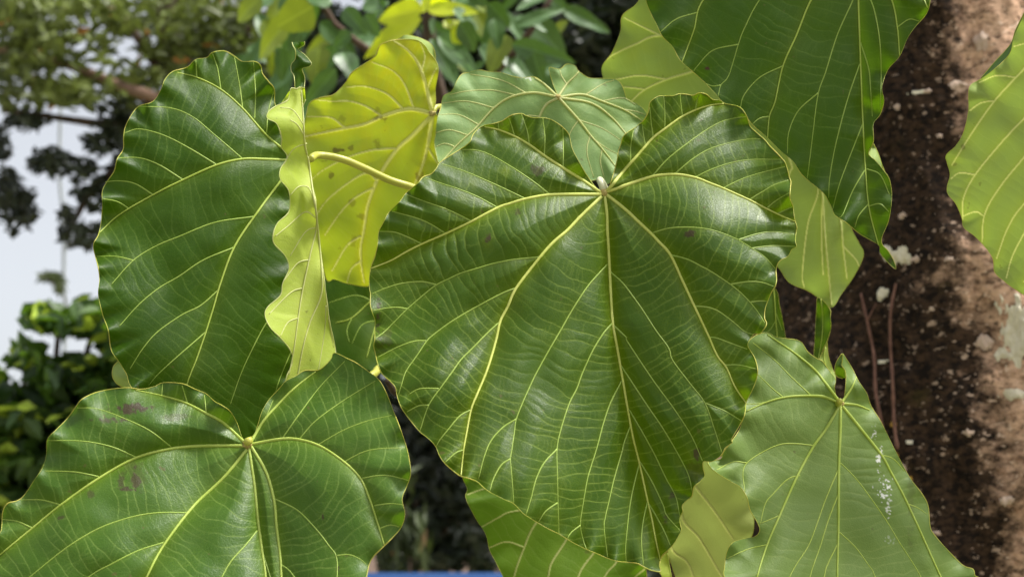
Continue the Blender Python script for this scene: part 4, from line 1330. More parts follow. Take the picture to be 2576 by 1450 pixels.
make_leaf('large green heart-shaped leaf with purplish-brown bruises across one lobe', K_out, K_main, K_side, 0.88, 'upper_soft', joint=J(R4, 1335, 738), tilt=(-0.05, 0.55), mid=3, fold=(0.22, 0.34), dome=0.3,
          bumps=[(250, 1050, 0.012, 120), (830, 1000, -0.006, 90), (930, 1200, 0.010, 110), (480, 1200, -0.010, 80), (400, 1080, 0.006, 50), (560, 1030, 0.006, 60)],
          g=2.0, wave=0.005, wavelen=110, pillow=0.0024, tert=(22, 0.00015), ripples=[(510, 1190, 140, 80, 2.2)],
          brown=[(330, 1027, 62, 13, .85), (285, 1055, 60, 9, .7), (440, 1048, 40, 10, .35), (305, 1205, 9, 30, .6), (342, 1210, 14, 32, .75), (318, 1228, 26, 10, .8), (228, 1243, 9, 9, .5), (152, 1302, 11, 6, .6), (812, 1300, 4, 9, 1), (848, 1428, 5, 12, .9), (340, 1185, 40, 40, .25), (330, 1168, 20, 14, .3)],
          vw=(9.0, 2.8), sw=(4.3, 2.0), rim=2.6, seed=5, knot=13, valley=0.006)

# --- lower right pale leaf
Jt = cat(R6(845, 580, 830, 520, 835, 480, 800, 430, 770, 390, 740, 375, 700, 345, 670, 300, 640, 285, 600, 280, 540, 270, 500, 250, 450, 260, 410, 290, 405, 320, 440, 380, 450, 440, 430, 520, 400, 580, 385, 650, 360, 730, 290, 830, 270, 870, 210, 885,
            240, 930, 320, 980, 370, 1010, 400, 1060, 415, 1120, 450, 1180, 463, 1220, 440, 1250, 390, 1260, 330, 1280, 300, 1330, 290, 1400, 290, 1450, 340, 1560, 500, 1720, 700, 1850, 860, 1930, 1050, 1820, 1300, 1640, 1530, 1480,
            1520, 1440, 1510, 1410, 1460, 1390, 1380, 1310, 1320, 1240, 1300, 1200, 1290, 1100, 1260, 1040, 1200, 960, 1130, 830, 1060, 690, 1010, 610, 990, 550, 950, 490, 920, 430, 890, 380, 870, 352, 866, 390, 868, 420, 884, 440, 886, 490, 877, 570, 862, 590))
J_main = [R6(855, 590, 780, 490, 720, 420, 620, 340, 500, 258), R6(855, 597, 780, 565, 710, 560, 600, 565, 500, 590, 398, 635), R6(856, 605, 790, 720, 720, 820, 640, 970, 560, 1150, 500, 1290, 450, 1450, 420, 1600),
          R6(860, 600, 858, 750, 852, 900, 850, 1200, 845, 1450, 850, 1750), R6(862, 603, 950, 710, 1060, 850, 1110, 940, 1170, 1050, 1250, 1220, 1340, 1420, 1400, 1540), R6(865, 598, 940, 605, 1003, 630), R6(865, 595, 910, 530, 938, 468)]
J_side = [R6(*p) for p in [(710, 555, 620, 470, 530, 380, 430, 300), (580, 570, 520, 520, 448, 450), (730, 805, 640, 795, 560, 800, 470, 840, 400, 890, 380, 940, 390, 1030), (660, 950, 600, 970, 530, 1040, 490, 1090, 465, 1190), (555, 1150, 470, 1185), (505, 1290, 400, 1315, 300, 1360),
          (850, 920, 790, 1060, 740, 1200, 700, 1300, 610, 1450, 540, 1680), (850, 1040, 800, 1170, 760, 1300, 710, 1450, 650, 1750), (845, 1290, 800, 1380, 780, 1450, 750, 1700), (860, 890, 930, 960, 1000, 1050, 1090, 1180, 1150, 1280, 1250, 1440, 1300, 1580),
          (855, 1230, 930, 1300, 990, 1380, 1030, 1450, 1080, 1650), (1060, 850, 1120, 870, 1175, 930), (1190, 1090, 1240, 1110, 1285, 1140), (500, 590, 450, 600, 395, 600), (400, 890, 330, 885, 250, 925)]]
make_leaf('dull pale green leaf streaked with white bird dropping, beside the trunk', Jt, J_main, J_side, 0.98, 'pale', joint=J(R6, 860, 598), tilt=(0.25, 0.42), mid=3, fold=(0.12, -0.16), dome=0.4,
          bumps=[(1900, 1120, -0.008, 70), (2250, 1150, -0.006, 90), (1870, 1370, -0.012, 50)], g=2.0, wave=0.004, wavelen=120, pillow=0.0018, tert=(22, 0.0002), ripples=[(2240, 1220, 110, 160, 2.4)],
          white=[(2198, 1090, 8, 34, 1), (2212, 1150, 9, 36, 1), (2222, 1225, 22, 34, 1), (2234, 1275, 7, 30, .8), (2240, 1360, 14, 16, .25)],
          brown=[(2290, 1250, 10, 140, .22)], vw=(8.0, 2.6), sw=(3.8, 1.9), rim=2.0, side_mat='vein', seed=7, knot=9)

# --- upper left leaf, folded along its midrib
B_out = cat(R1(1460, 720, 1430, 620, 1385, 530, 1380, 450, 1350, 410, 1320, 370, 1310, 330, 1280, 310, 1220, 310, 1180, 285, 1130, 258, 1070, 265, 1040, 290, 985, 300, 940, 340, 870, 360, 830, 400, 810, 450, 770, 510, 700, 535, 660, 580, 630, 640, 622, 690, 620, 750,
               590, 800, 575, 860, 545, 905, 515, 960, 515, 1030, 510, 1110, 495, 1180, 470, 1230, 480, 1290, 495, 1350), W_(250, 705, 247, 740, 258, 790, 272, 830, 280, 880, 300, 910, 318, 940, 330, 972, 380, 1020, 480, 1100, 600, 1150, 690, 1120, 745, 1000, 760, 880, 755, 760, 750, 640, 742, 520))
B_main = [cat(R1(1450, 770, 1340, 680, 1220, 545, 1110, 450, 990, 390, 890, 365)), cat(R1(1450, 805, 1330, 800, 1220, 800, 1090, 830, 920, 905, 770, 980, 600, 1080, 500, 1170)),
          cat(R1(1450, 840, 1415, 905, 1300, 1060, 1180, 1240), W_(555, 710, 537, 772, 518, 833, 495, 900, 472, 959, 450, 1040)), W_(722, 410, 738, 560, 745, 760, 748, 880, 735, 1000)]
B_side = [R1(*p) for p in [(1220, 800, 1080, 680, 970, 590, 860, 545, 695, 535), (1090, 830, 950, 745, 820, 680, 700, 650, 625, 670), (920, 905, 800, 830, 700, 795, 590, 795), (770, 980, 680, 925, 600, 910, 530, 915), (650, 1050, 590, 1015, 518, 1000),
          (1275, 1090, 1080, 1120, 900, 1190, 780, 1240, 670, 1310, 560, 1430), (1175, 1245, 1020, 1310, 900, 1390, 800, 1448, 700, 1530, 600, 1640), (670, 1310, 580, 1290, 485, 1290), (1220, 545, 1205, 430, 1180, 290), (1110, 450, 1095, 350, 1070, 270), (1280, 600, 1285, 470, 1275, 315),
          (1340, 670, 1350, 560, 1380, 450), (990, 390, 985, 305)]] + [R4(1110, 130, 960, 260, 850, 360, 800, 420), cat(W_(551, 727), R4(1080, -10, 980, 40, 850, 130, 770, 220, 700, 330)), R4(1500, 0, 1430, 90, 1370, 200, 1300, 350, 1240, 520), R4(1570, 230, 1500, 400, 1460, 560)]
leafB, onB, orgB = make_leaf('large dark green leaf folded along its midrib, seen beside the pale sky', B_out, B_main, B_side, 0.97, 'upper_dk', joint=W_(722, 402)[0], tilt=(0.35, 0.25), dome=0.6, bumps=[(300, 560, -0.01, 80), (560, 420, 0.006, 100), (400, 900, 0.006, 90)],
          g=2.0, wave=0.006, wavelen=75, pillow=0.0020, tert=(21, 0.00016), vw=(6.2, 2.4), sw=(4.0, 1.9), rim=2.4, seed=9, knot=0, valley=0.003)
C_out = R8(235, 208, 215, 205, 192, 205, 180, 250, 130, 275, 100, 300, 98, 325, 135, 345, 155, 400, 155, 440, 178, 480, 150, 530, 150, 570, 185, 620, 185, 700, 140, 745, 122, 790, 125, 830, 170, 880, 185, 930, 160, 990, 150, 1040, 100, 1085, 88, 1120, 110, 1170, 150, 1210, 190, 1260,
           200, 1310, 175, 1370, 170, 1440, 240, 1450, 330, 1420, 370, 1330, 372, 1250, 350, 1150, 337, 1050, 322, 930, 306, 800, 292, 650, 274, 570, 264, 500, 252, 430, 243, 330)
C_main = [R8(258, 470, 248, 420, 244, 330, 236, 212), R8(262, 480, 285, 640, 298, 750, 270, 880, 235, 1050, 205, 1260, 185, 1360), R8(288, 640, 318, 930, 315, 1040, 270, 1150, 240, 1260, 215, 1400)]
C_side = [R8(*p) for p in [(258, 425, 215, 440, 190, 465, 165, 510), (290, 660, 265, 605, 225, 600, 190, 635), (293, 725, 250, 703, 180, 760, 130, 800), (292, 765, 250, 785, 190, 880), (270, 895, 220, 910, 165, 980), (240, 1010, 190, 1030, 105, 1115), (225, 1130, 180, 1150, 150, 1205),
          (335, 1080, 330, 1180, 305, 1340, 290, 1420), (345, 1130, 366, 1250), (245, 350, 200, 290, 150, 280), (250, 400, 220, 350, 190, 330)]]
# the folded-over half stands forward of the rest and shows its pale underside
leafC, onC, orgC = make_leaf(None, C_out, C_main, C_side, 0.945, 'lime', tilt=(0.9, 0.02), bumps=[(740, 330, 0.008, 40), (735, 700, -0.006, 60)], dome=0.0, g=1.8, wave=0.006, wavelen=170, pillow=-0.0012, tert=(14, 0.0001), vw=(5.0, 2.6), sw=(3.4, 2.2), rim=3.2,
          vein_mat='vein_pale', side_mat='vein_pale', rim_mat='vein_pale', name='folded_half', parent=leafB, seed=10, knot=0, rough=0.0006)
leafC['label'] = 'yellow-green underside of the half folded over, with wavy edge'
# curled tip ribbon at its top
def ribbon(name, left, right, z0, z1, mat, parent, rim_mat='vein_pale', twist=0.0, rim=2.4):
    l, r = curve(left, 4), curve(right, 4)
    n = max(len(l), len(r))
    q = np.linspace(0, 1, n)
    l = np.stack([np.interp(q, np.linspace(0, 1, len(l)), l[:, k]) for k in (0, 1)], -1)
    r = np.stack([np.interp(q, np.linspace(0, 1, len(r)), r[:, k]) for k in (0, 1)], -1)
    m = 7
    s = np.linspace(0, 1, m)
    P = l[:, None, :] * (1 - s)[None, :, None] + r[:, None, :] * s[None, :, None]
    Z = z0 + (z1 - z0) * s[None, :] + 0.006 * np.sin(math.pi * s)[None, :] * np.cos(q * 7)[:, None] + twist * np.sin(q * 9)[:, None] * (s[None, :] - 0.5)
    V = at(P[..., 0], P[..., 1], Z)
    a = (np.arange(n - 1)[:, None] * m + np.arange(m - 1)[None, :]).ravel()
    o = mesh_obj(name, V.reshape(-1, 3), np.stack([a, a + m, a + m + 1, a + 1], -1), M[mat], origin=V[0, 0])
    add_attr(o.data, 'mask', np.zeros((n * m, 4)))
    add_attr(o.data, 'rib', np.zeros((n * m, 4)))
    child(o, parent)
    v, f = tubes_mesh([(V[:, 0], np.full(n, rim * 0.5 * 0.95 / FPX)), (V[:, -1], np.full(n, rim * 0.5 * 0.95 / FPX))], 5)
    child(mesh_obj('rim', v, f, M[rim_mat], origin=V[0, 0]), parent)
    return o


ribbon('curled_edge', R7(365, 252, 372, 275, 385, 300, 384, 350, 362, 380, 360, 420, 376, 450, 382, 520), R7(438, 248, 436, 268, 400, 292, 440, 325, 478, 372, 468, 392, 425, 408, 440, 460, 436, 525), 0.950, 0.957, 'upper_dk', leafB, twist=0.012)
ribbon('curled_edge', R7(355, 530, 385, 520, 410, 516, 440, 520), R7(300, 610, 350, 600, 415, 640, 446, 590), 0.958, 0.966, 'lime', leafB)
ribbon('curled_edge', R4(640, 285, 610, 320, 606, 370, 630, 410, 680, 440), R4(690, 340, 690, 370, 700, 400, 720, 430, 730, 450), 0.985, 0.965, 'under', leafB, 'rim')
# its stalk
ps = [onC(R8(262, 482))[0] + CF * 0.012] + [at(u, v, z) for (u, v, z) in ((800, 390, 0.985), (860, 400, 0.99), (920, 425, 1.0), (980, 453, 1.01), (1040, 472, 1.02), (1130, 505, 1.05), (1300, 640, 1.13), (1440, 800, 1.2))]
add_tube('leaf_stalk', ps, 0.0025, 0.0032, M['stalk'], leafB)

# --- yellow backlit leaf
D_out = cat(R7(1200, 660, 1215, 600, 1215, 520, 1232, 420, 1215, 360, 1175, 310, 1150, 270, 1100, 238, 1000, 235, 940, 245, 885, 270, 860, 330, 800, 375, 720, 430, 680, 490, 610, 560, 530, 580, 470, 610, 450, 680, 435, 760, 437, 830, 425, 1000, 440, 1200),
            R8(300, 800, 335, 970, 370, 975, 430, 993, 520, 997, 580, 900, 680, 750), R7(1160, 1150, 1260, 1020, 1262, 800, 1225, 690))
D_main = [R7(1195, 665, 1130, 420, 1060, 310, 970, 245), R7(1195, 675, 1100, 650, 1030, 650, 900, 690, 800, 735, 680, 760, 530, 790, 440, 810), cat(R7(1198, 680, 1080, 800, 990, 880, 900, 1010, 850, 1110, 810, 1230, 790, 1360), R8(475, 850, 478, 920, 490, 990)), R7(1192, 690, 1170, 850, 1130, 1000, 1090, 1090)]
D_side = [R7(*p) for p in [(1085, 640, 1030, 500, 960, 420, 840, 370), (1015, 640, 930, 560, 810, 515, 690, 515), (900, 690, 800, 630, 700, 600, 600, 600, 500, 590), (680, 760, 600, 700, 500, 690, 450, 690), (985, 880, 840, 890, 700, 930, 560, 1000, 470, 1070), (870, 1070, 800, 1025, 660, 1110, 560, 1200, 500, 1290),
          (850, 1110, 740, 1170, 650, 1260, 560, 1390), (1130, 420, 1150, 330, 1120, 245), (1165, 530, 1200, 440, 1225, 400), (1165, 870, 1220, 960, 1250, 990)]] + [R8(475, 800, 420, 840, 360, 940), R8(478, 900, 440, 930, 420, 985)]
leafD, onD, orgD = make_leaf('yellow backlit leaf seen from below with small brown blotches', D_out, D_main, D_side, 1.12, 'yellow', joint=J(R7, 1195, 672), tilt=(0.1, -0.25), dome=0.5, g=2.4, wave=0.005, wavelen=120, pillow=-0.0015, tert=(16, 0.0001),
          brown=[(880, 370, 14, 9, .5), (960, 300, 24, 9, .5), (845, 378, 20, 6, .7), (950, 360, 12, 14, .4), (945, 280, 16, 10, .35), (810, 405, 14, 6, .4), (835, 440, 7, 10, .6), (905, 545, 12, 12, .4), (885, 510, 10, 10, .4), (860, 300, 12, 14, .3), (1058, 440, 12, 22, .6), (890, 605, 9, 16, .3), (1070, 400, 6, 26, .3)],
          vw=(10, 3.2), sw=(5.0, 2.2), rim=2.6, vein_mat='vein_pale', side_mat='vein_pale', rim_mat='rim', seed=12, knot=8, relief=True, yell=[(1010, 170, 110, 1.0), (930, 300, 90, .6), (1060, 350, 60, .5)])
ribbon('curled_edge', R7(985, 236, 1010, 222, 1040, 208, 1120, 225, 1185, 260, 1210, 310, 1214, 362), R7(990, 250, 1030, 260, 1060, 262, 1110, 270, 1150, 300, 1180, 340, 1200, 380), 1.15, 1.135, 'under', leafD, 'rim', rim=2.2)

# --- pale glaucous leaf behind the centre leaf
E_out = R7(1930, 572, 1880, 530, 1840, 480, 1790, 455, 1740, 460, 1680, 455, 1600, 430, 1530, 425, 1470, 415, 1410, 430, 1370, 440, 1340, 480, 1310, 540, 1260, 570, 1245, 640, 1225, 700, 1215, 790, 1207, 850, 1220, 920, 1240, 970, 1330, 1030, 1600, 1080, 1900, 1090, 2160, 1066, 2200, 1060, 2240, 1086,
           2330, 960, 2400, 860, 2440, 790, 2455, 745, 2472, 700, 2450, 650, 2400, 610, 2350, 590, 2320, 510, 2280, 470, 2200, 465, 2120, 460, 2060, 420, 2040, 390, 1990, 380, 1950, 410, 1890, 400, 1890, 430, 1910, 500, 1938, 570)
E_main = [R7(1938, 575, 1790, 550, 1650, 580, 1550, 650, 1450, 760, 1350, 850, 1242, 965), R7(1935, 582, 1870, 620, 1830, 690, 1780, 820, 1760, 980), R7(1945, 582, 2060, 710, 2130, 800, 2200, 880, 2280, 985), R7(1948, 576, 2080, 560, 2200, 600, 2330, 650, 2445, 720), R7(1948, 580, 2130, 610, 2250, 690, 2340, 790, 2400, 855), R7(1942, 570, 1990, 500, 2040, 450, 2062, 424), R7(1935, 572, 1860, 500, 1800, 460)]
E_side = [R7(*p) for p in [(1700, 567, 1550, 535, 1400, 540, 1300, 560), (1560, 640, 1400, 600, 1250, 612), (1470, 740, 1350, 680, 1228, 680), (1400, 800, 1300, 770, 1218, 785), (1330, 870, 1270, 850, 1212, 870), (1750, 553, 1640, 490, 1540, 460, 1420, 440), (2060, 710, 2010, 790, 1980, 900), (2060, 710, 2200, 760, 2310, 830), (2130, 800, 2110, 900, 2150, 1050),
          (2130, 810, 2230, 880, 2310, 920), (2200, 880, 2190, 960, 2215, 1060), (2100, 562, 2200, 500, 2270, 475), (2200, 600, 2320, 580, 2400, 620), (2330, 650, 2400, 660, 2460, 680), (1830, 690, 1740, 690, 1640, 760), (1990, 500, 1960, 450, 1950, 415)]]
leafE, onE, orgE = make_leaf('pale bluish green leaf with notched top behind the centre leaf', E_out, E_main, E_side, 1.08, 'glaucous', joint=J(R7, 1940, 576), tilt=(0.05, 0.35), dome=0.3, bumps=[(1590, 300, -0.008, 60), (1200, 250, -0.006, 90), (1400, 230, 0.006, 60)], g=2.2, wave=0.004, wavelen=100, pillow=0.0016, tert=(18, 0.00012),
          white=[(1330, 198, 26, 8, .6), (1310, 196, 12, 8, .5), (1350, 202, 8, 8, .6)], yell=[(1590, 330, 40, .5)], vw=(7, 2.4), sw=(3.6, 1.8), rim=1.8, vein_mat='vein_pale', side_mat='vein_pale', seed=14, knot=8)

# --- leaf behind, upper right (underside)
F_out = W_(1640, -40, 1600, 10, 1565, 40, 1560, 80, 1540, 130, 1515, 165, 1515, 190, 1530, 225, 1590, 300, 1640, 360, 1720, 440, 1800, 500, 1900, 620, 1955, 670, 1985, 710, 2030, 730, 2060, 750, 2092, 772, 2115, 740, 2150, 690, 2172, 640, 2160, 610, 2140, 570, 2130, 510, 2120, 420, 2060, 250, 1980, 100, 1860, -30, 1750, -80)
F_main = [W_(1900, 140, 1800, 110, 1661, 90, 1598, 112, 1544, 137, 1518, 155), W_(1900, 145, 1820, 150, 1739, 181, 1676, 200, 1622, 225, 1588, 254), W_(1905, 150, 1960, 250, 2050, 400, 2067, 479, 2074, 586, 2084, 690, 2091, 765), W_(1900, 150, 1900, 250, 1960, 350, 1990, 415, 1984, 440, 1950, 560, 1930, 630), W_(1910, 145, 2040, 300, 2100, 450, 2115, 562, 2122, 635, 2130, 700)]
F_side = [W_(1661, 90, 1600, 60, 1570, 45), W_(1676, 200, 1610, 190, 1550, 200), W_(2040, 385, 2057, 479, 2032, 562, 2018, 684, 2022, 722), W_(2068, 500, 2066, 600, 2070, 690), W_(2122, 620, 2150, 650, 2160, 668), W_(2110, 540, 2140, 570), W_(1622, 225, 1580, 220, 1535, 222)]
leafF, onF, orgF = make_leaf('light green leaf showing its smooth underside, mostly hidden behind the top dark leaf', F_out, F_main, F_side, 1.16, 'under', joint=W_(1902, 145)[0], tilt=(0.1, -0.2), mid=2, fold=(-0.1, -0.5), dome=0.3, g=1.9, wave=0.004, wavelen=130, pillow=-0.001, tert=(22, 0.0001), vw=(6, 3.2), sw=(4, 2.8), rim=1.6, vein_mat='vein_pale', side_mat='vein_pale', seed=16, knot=8, relief=True, yell=[(1600, 100, 80, .7)])

# --- top right dark leaf
G_out = R5(330, -300, 280, -150, 290, -20, 310, 50, 350, 130, 380, 190, 430, 240, 470, 310, 530, 365, 580, 410, 640, 470, 690, 525, 750, 550, 800, 590, 850, 650, 920, 710, 990, 780, 1050, 830, 1090, 890, 1130, 930, 1180, 970, 1220, 1010, 1255, 1080, 1270, 1110, 1330, 1150, 1390, 1200, 1450, 1235, 1495, 1265,
           1500, 1300, 1530, 1340, 1580, 1385, 1570, 1340, 1540, 1290, 1512, 1260, 1510, 1220, 1545, 1130, 1560, 1020, 1550, 930, 1520, 880, 1480, 830, 1440, 790, 1465, 730, 1465, 640, 1500, 590, 1520, 520, 1510, 450, 1540, 360, 1600, 290, 1640, 200, 1680, 140, 1740, 70, 1758, 0, 1770, -120, 1740, -300, 1640, -430, 1500, -480, 1400, -400, 1320, -330, 1180, -460, 900, -520, 600, -480)
G_main = [R5(1385, -330, 1388, -20, 1395, 200, 1410, 600, 1425, 880, 1445, 1080, 1492, 1262), R5(1380, -330, 1250, -150, 1145, 0, 1070, 180, 1000, 340, 960, 520, 930, 600, 920, 710), R5(1375, -330, 1100, -280, 800, -200, 590, 0, 540, 160, 480, 320), R5(1390, -330, 1480, -150, 1560, 0, 1590, 150, 1600, 285), R5(1395, -335, 1560, -280, 1680, -100, 1745, 40)]
G_side = [R5(*p) for p in [(1385, -100, 1360, 0, 1280, 180, 1220, 370, 1180, 490, 1150, 720, 1125, 920), (1395, 330, 1330, 520, 1270, 750, 1240, 920, 1235, 1020), (1410, 640, 1350, 790, 1290, 950, 1255, 1080), (1425, 870, 1360, 980, 1310, 1100, 1290, 1120), (1440, 1050, 1390, 1110, 1370, 1170),
          (1200, -80, 1000, -120, 880, 0, 800, 150, 770, 230, 720, 390, 680, 440, 665, 500), (770, 230, 640, 260, 560, 340, 540, 368), (1000, 340, 880, 400, 800, 490, 780, 560), (1180, 480, 1080, 570, 1030, 680, 1022, 790), (560, 65, 450, 100, 370, 165), (930, 600, 880, 610, 842, 640), (680, 440, 640, 445, 600, 430),
          (1390, -20, 1450, 0, 1490, 150, 1505, 330, 1502, 560), (1400, 220, 1440, 350, 1450, 440, 1460, 600), (1430, 870, 1500, 900, 1548, 1000), (1445, 1060, 1500, 1050, 1545, 1090), (1590, 140, 1650, 100, 1700, 110), (590, 0, 450, -60, 330, 0)]]
leafG, onG, orgG = make_leaf('dark green leaf with a drawn-out drip tip hanging over the trunk', G_out, G_main, G_side, 1.04, 'upper_dk', joint=J(R5, 1388, -335), tilt=(-0.15, 0.10), mid=0, fold=(0.15, 0.35), dome=0.3, bumps=[(2180, 560, 0.008, 60), (2120, 300, 0.004, 60)], g=2.2, wave=0.005, wavelen=110, pillow=0.0016, tert=(22, 0.00016),
          brown=[(1779, 173, 6, 6, 1), (2240, 655, 12, 18, .6)], vw=(5.2, 2.4), sw=(3.6, 1.8), rim=1.9, seed=18, knot=9, valley=0.004)
ribbon('curled_edge', R5(1440, 790, 1450, 820, 1480, 850, 1510, 870), R5(1466, 740, 1490, 790, 1510, 850, 1525, 885), 1.045, 1.06, 'under', leafG, 'rim')

# --- right edge leaf
H_out = cat(R5(2320, -60, 2250, 60, 2190, 190, 2170, 270, 2120, 330, 2030, 400, 1965, 440, 1955, 500, 1955, 570, 1930, 680, 1890, 750, 1840, 800, 1845, 840, 1860, 900, 1845, 960, 1850, 1000, 1890, 1050, 1920, 1120, 1930, 1170, 1980, 1210, 2030, 1260, 2080, 1330, 2090, 1400, 2140, 1448),
            W_(2550, 725, 2600, 750, 2680, 740, 2780, 640, 2830, 440, 2800, 200, 2740, 30, 2680, -60))
H_main = [R5(2620, 40, 2400, 180, 2241, 355, 2090, 520, 1970, 690, 1870, 850), R5(2640, 80, 2400, 450, 2241, 610, 2120, 740, 1990, 900, 1930, 1020, 1925, 1130), R5(2660, 100, 2450, 560, 2241, 810, 2120, 960, 2040, 1100, 2025, 1245), R5(2690, 100, 2620, 500, 2480, 800, 2241, 1050, 2160, 1170, 2100, 1330), R5(2720, 100, 2720, 500, 2600, 1000, 2400, 1250, 2241, 1450)]
H_side = [R5(*p) for p in [(2200, 400, 2100, 390, 2010, 425), (2090, 520, 2020, 530, 1962, 570), (2350, 230, 2270, 220, 2190, 240), (1990, 900, 1910, 890, 1865, 920), (2030, 1110, 1990, 1090, 1910, 1120), (2440, 860, 2300, 1100, 2190, 1300, 2150, 1430)]]
leafH, onH, orgH = make_leaf('bright light green leaf at the right, underside facing, with small pinkish spots', H_out, H_main, H_side, 0.99, 'under', joint=J(R5, 2660, 60), tilt=(-0.2, -0.25), dome=0.4, g=2.0, wave=0.005, wavelen=90, pillow=0.0016, tert=(20, 0.0003),
          brown=[(2422, 372, 9, 16, .45), (2398, 412, 7, 7, .4), (2434, 515, 6, 8, .4)], vw=(4.6, 3.0), sw=(3.6, 2.8), rim=1.6, vein_mat='vein', side_mat='vein', seed=20, knot=8, relief=True)
ribbon('curled_edge', R5(2245, 60, 2200, 150, 2170, 230, 2090, 320, 2020, 402), R5(2260, 100, 2215, 190, 2190, 270, 2120, 350, 2040, 420), 1.03, 1.0, 'upper_dk', leafH, 'rim')

# --- leaves low in the cluster
L_out = R3(690, 880, 712, 960, 705, 1010, 760, 1120, 810, 1200, 830, 1280, 860, 1340, 890, 1400, 910, 1450, 960, 1620, 1250, 1800, 1560, 1700, 1640, 1520, 1660, 1390, 1600, 1250, 1450, 1080, 1200, 900, 950, 820, 780, 810)
L_main = [R3(1350, 900, 1200, 1010, 1070, 1150, 1010, 1280, 960, 1426, 950, 1560), R3(1360, 910, 1300, 1100, 1230, 1240, 1160, 1350, 1140, 1430, 1100, 1650), R3(1370, 910, 1440, 1200, 1380, 1300, 1300, 1426, 1240, 1700)]
L_side = [R3(1560, 1240, 1500, 1350, 1440, 1426, 1380, 1600), R3(1650, 1385, 1600, 1430, 1560, 1520), R3(1150, 1060, 950, 1080, 880, 1110, 790, 1160), R3(1015, 1270, 920, 1240, 830, 1270), R3(880, 950, 800, 960, 712, 990)]
leafL, onL, orgL = make_leaf('green leaf half in shadow below the largest leaf, its ribs pale', L_out, L_main, L_side, 1.09, 'mid', joint=J(R3, 1360, 905), tilt=(0.1, 0.25), dome=0.3, bumps=[(1230, 1270, 0.01, 50)], g=2.0, wave=0.004, wavelen=120, pillow=0.001, tert=(24, 0.0001), vw=(5, 3.0), sw=(4, 2.8), rim=1.6, seed=22, vein_mat='vein', side_mat='vein', knot=7, relief=True)
M_out = R3(1960, 800, 2050, 850, 2120, 905, 2190, 970, 2226, 1080, 2228, 1180, 2200, 1240, 2150, 1300, 2110, 1426, 2100, 1600, 1960, 1750, 1860, 1640, 1830, 1480, 1800, 1380, 1775, 1300, 1760, 1180, 1780, 1000, 1860, 860)
M_main = [R3(1850, 860, 1930, 960, 2030, 1090, 2122, 1230), R3(1820, 880, 1850, 1110, 1940, 1220, 2040, 1390, 2062, 1430, 2090, 1560), R3(1790, 1000, 1790, 1260, 1870, 1340, 1910, 1426, 1950, 1600)]
leafM, onM, orgM = make_leaf('smooth pale yellow-green leaf underside between the centre leaf and the streaked leaf', M_out, M_main, [], 1.09, 'straw', joint=J(R3, 1830, 865), tilt=(0.1, -0.3), dome=0.4, g=2.0, wave=0.003, wavelen=140, pillow=-0.0008, tert=(24, 0.00006), vw=(4.6, 3.0), rim=1.6, vein_mat='vein_pale', seed=24, knot=7, relief=True,
          brown=[(1760, 1260, 24, 18, .10), (1720, 1300, 16, 14, .10)])
S_out = R3(1772, 1296, 1735, 1335, 1724, 1385, 1745, 1430, 1760, 1520, 1800, 1520, 1795, 1430, 1782, 1360)
make_leaf('small lime green leaf edge beside the dark stem', S_out, [R3(1772, 1300, 1780, 1360, 1792, 1430, 1796, 1510)], [], 1.07, 'lime', joint=J(R3, 1774, 1300), tilt=(0.4, 0), g=2.4, wave=0.001, vw=(3, 2), rim=2.4, seed=25, knot=0, tert=(20, 0.00005))
N_out = R8(300, 900, 420, 900, 560, 930, 660, 1050, 660, 1250, 580, 1350, 530, 1350, 480, 1335, 420, 1350, 330, 1350, 280, 1260, 270, 1050)
make_leaf('deep green shaded leaf in the gap behind the folded leaf', N_out, [R8(600, 1010, 520, 1060, 440, 1130, 375, 1150), R8(600, 1020, 540, 1150, 500, 1290)], [R8(520, 1060, 450, 1040, 345, 1070), R8(440, 1130, 420, 1180, 430, 1230), R8(545, 1140, 480, 1160, 440, 1235)], 1.22, 'upper_dk', joint=J(R8, 602, 1012), tilt=(0, 0.4), g=2.6, wave=0.003, vw=(4, 2), sw=(3, 1.6), rim=0.0, seed=26, knot=6)
N2 = R8(335, 1190, 420, 1230, 480, 1290, 520, 1330, 480, 1390, 400, 1300, 340, 1260)
O1 = S6(170, 330, 275, 380, 300, 500, 325, 620, 345, 790, 270, 900, 170, 800, 150, 640)
make_leaf('narrow dark green leaf hanging behind the centre leaf against the trunk', O1, [S6(250, 340, 262, 480, 270, 630, 282, 770, 270, 880)], [S6(270, 625, 230, 690, 200, 720), S6(268, 560, 300, 640, 322, 700)], 1.2, 'upper_dk', joint=J(S6, 250, 345), tilt=(0.3, 0), g=2.4, wave=0.001, vw=(3.4, 2), sw=(2.6, 1.4), rim=1.2, seed=28, knot=6)
O2 = S6(608, 440, 660, 470, 712, 540, 712, 600, 716, 680, 690, 780, 655, 850, 620, 940, 580, 925, 585, 800, 592, 660, 600, 540)
make_leaf('dark green leaf rolled lengthwise, hanging below the light leaf tip', O2, [S6(635, 450, 650, 600, 645, 750, 615, 930)], [], 1.15, 'upper_dk', joint=J(S6, 635, 448), tilt=(0.4, 0), mid=0, fold=(-0.9, 0.8), g=2.0, wave=0.001, vw=(2.6, 1.6), rim=1.8, seed=29, knot=0, tert=(20, 0.00005))
O3 = S6(685, 800, 695, 900, 725, 1000, 755, 1080, 740, 1170, 690, 1100, 640, 1000, 625, 930, 660, 860)
make_leaf('small pale leaf edge showing above the notch of the streaked leaf', O3, [S6(672, 840, 662, 930, 680, 1010, 735, 1150)], [], 1.12, 'under', joint=J(S6, 674, 835), tilt=(0.3, 0), g=2.2, wave=0.001, vw=(3.4, 2), rim=1.4, seed=30, knot=0, tert=(20, 0.00005))
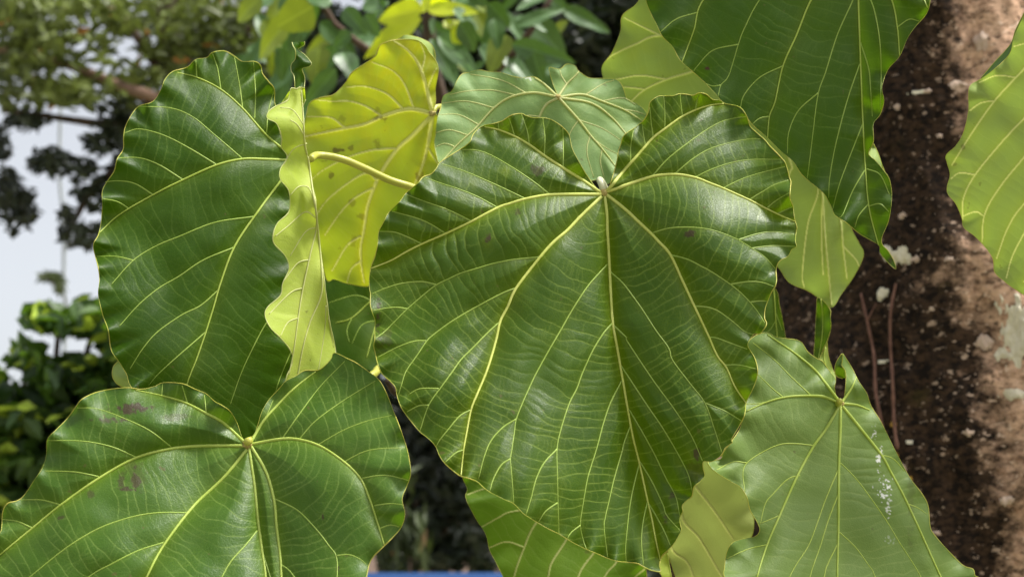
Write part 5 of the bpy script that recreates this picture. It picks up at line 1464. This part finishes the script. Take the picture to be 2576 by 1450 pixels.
# curl at the notch of the streaked leaf belongs to it
Jleaf = [o for o in PLANT.children if o.get('label', '').startswith('dull pale')][0]
ribbon('curled_edge', R6(866, 353, 845, 385, 833, 420, 838, 460, 870, 475), R6(872, 356, 868, 392, 866, 412, 880, 432, 886, 470), 0.975, 0.962, 'upper', Jleaf, 'rim', rim=2.6)

# ------------------------------------------------------------------ stems and stalks
stem_pts = [plant_base + np.array([0, 0, -0.05]), at(1712, 1900, 1.24), at(1690, 1450, 1.2), at(1672, 1380, 1.19), at(1600, 1150, 1.2), at(1560, 900, 1.22), at(1600, 600, 1.24), at(1700, 300, 1.26), at(1760, 50, 1.28), at(1800, -200, 1.3)]
add_tube('stem', stem_pts, 0.011, 0.005, M['stem'], PLANT, 12)
add_tube('stem', [at(1560, 1000, 1.215), at(1300, 1020, 1.2), at(1100, 985, 1.18), at(1003, 990, 1.16), at(975, 955, 1.15)], 0.005, 0.003, M['stem'], PLANT, 8)


def stalk(leaf, start, pts, r=0.0024):
    add_tube('leaf_stalk', [start] + [at(*p) for p in pts], r * 0.9, r * 1.3, M['stalk'], leaf)


orgA_z = float(np.dot(orgA - CAM_LOC, CF))
add_tube('leaf_stalk', [orgA + CF * 0.004, at(1512, 462, orgA_z + 0.003), at(1508, 452, orgA_z + 0.02), at(1520, 470, orgA_z + 0.06), at(1560, 560, 1.12), at(1585, 700, 1.23)], 0.0022, 0.0032, M['cream'], leafA)
Kleaf = [o for o in PLANT.children if 'purplish' in o.get('label', '')][0]
stalk(Kleaf, at(622, 1110, 0.905), [(700, 1080, 1.0), (860, 990, 1.1), (940, 940, 1.14), (975, 918, 1.16), (1200, 860, 1.2), (1560, 860, 1.22)], 0.0029)
stalk(Jleaf, at(2112, 1008, 0.985), [(2090, 1030, 1.05), (1980, 1080, 1.14), (1780, 1150, 1.19), (1620, 1200, 1.2)])
stalk(leafD, orgD + CF * 0.002, [(1105, 268, 1.125), (1180, 300, 1.16), (1350, 420, 1.2), (1600, 600, 1.24)])
stalk(leafE, orgE + CF * 0.003, [(1420, 262, 1.1), (1500, 340, 1.16), (1640, 480, 1.24)])
stalk(leafF, orgF + CF * 0.003, [(1880, 150, 1.19), (1780, 160, 1.25), (1735, 180, 1.27)])
stalk(leafG, orgG + CF * 0.003, [(2100, -160, 1.1), (1950, -120, 1.2), (1790, -100, 1.29)])
stalk(leafH, orgH + CF * 0.003, [(2700, 100, 1.08), (2400, -120, 1.2), (1800, -180, 1.3)])
stalk(leafL, orgL + CF * 0.003, [(1490, 1190, 1.12), (1590, 1130, 1.2)])
stalk(leafM, orgM + CF * 0.003, [(1690, 1190, 1.13), (1610, 1170, 1.2)])
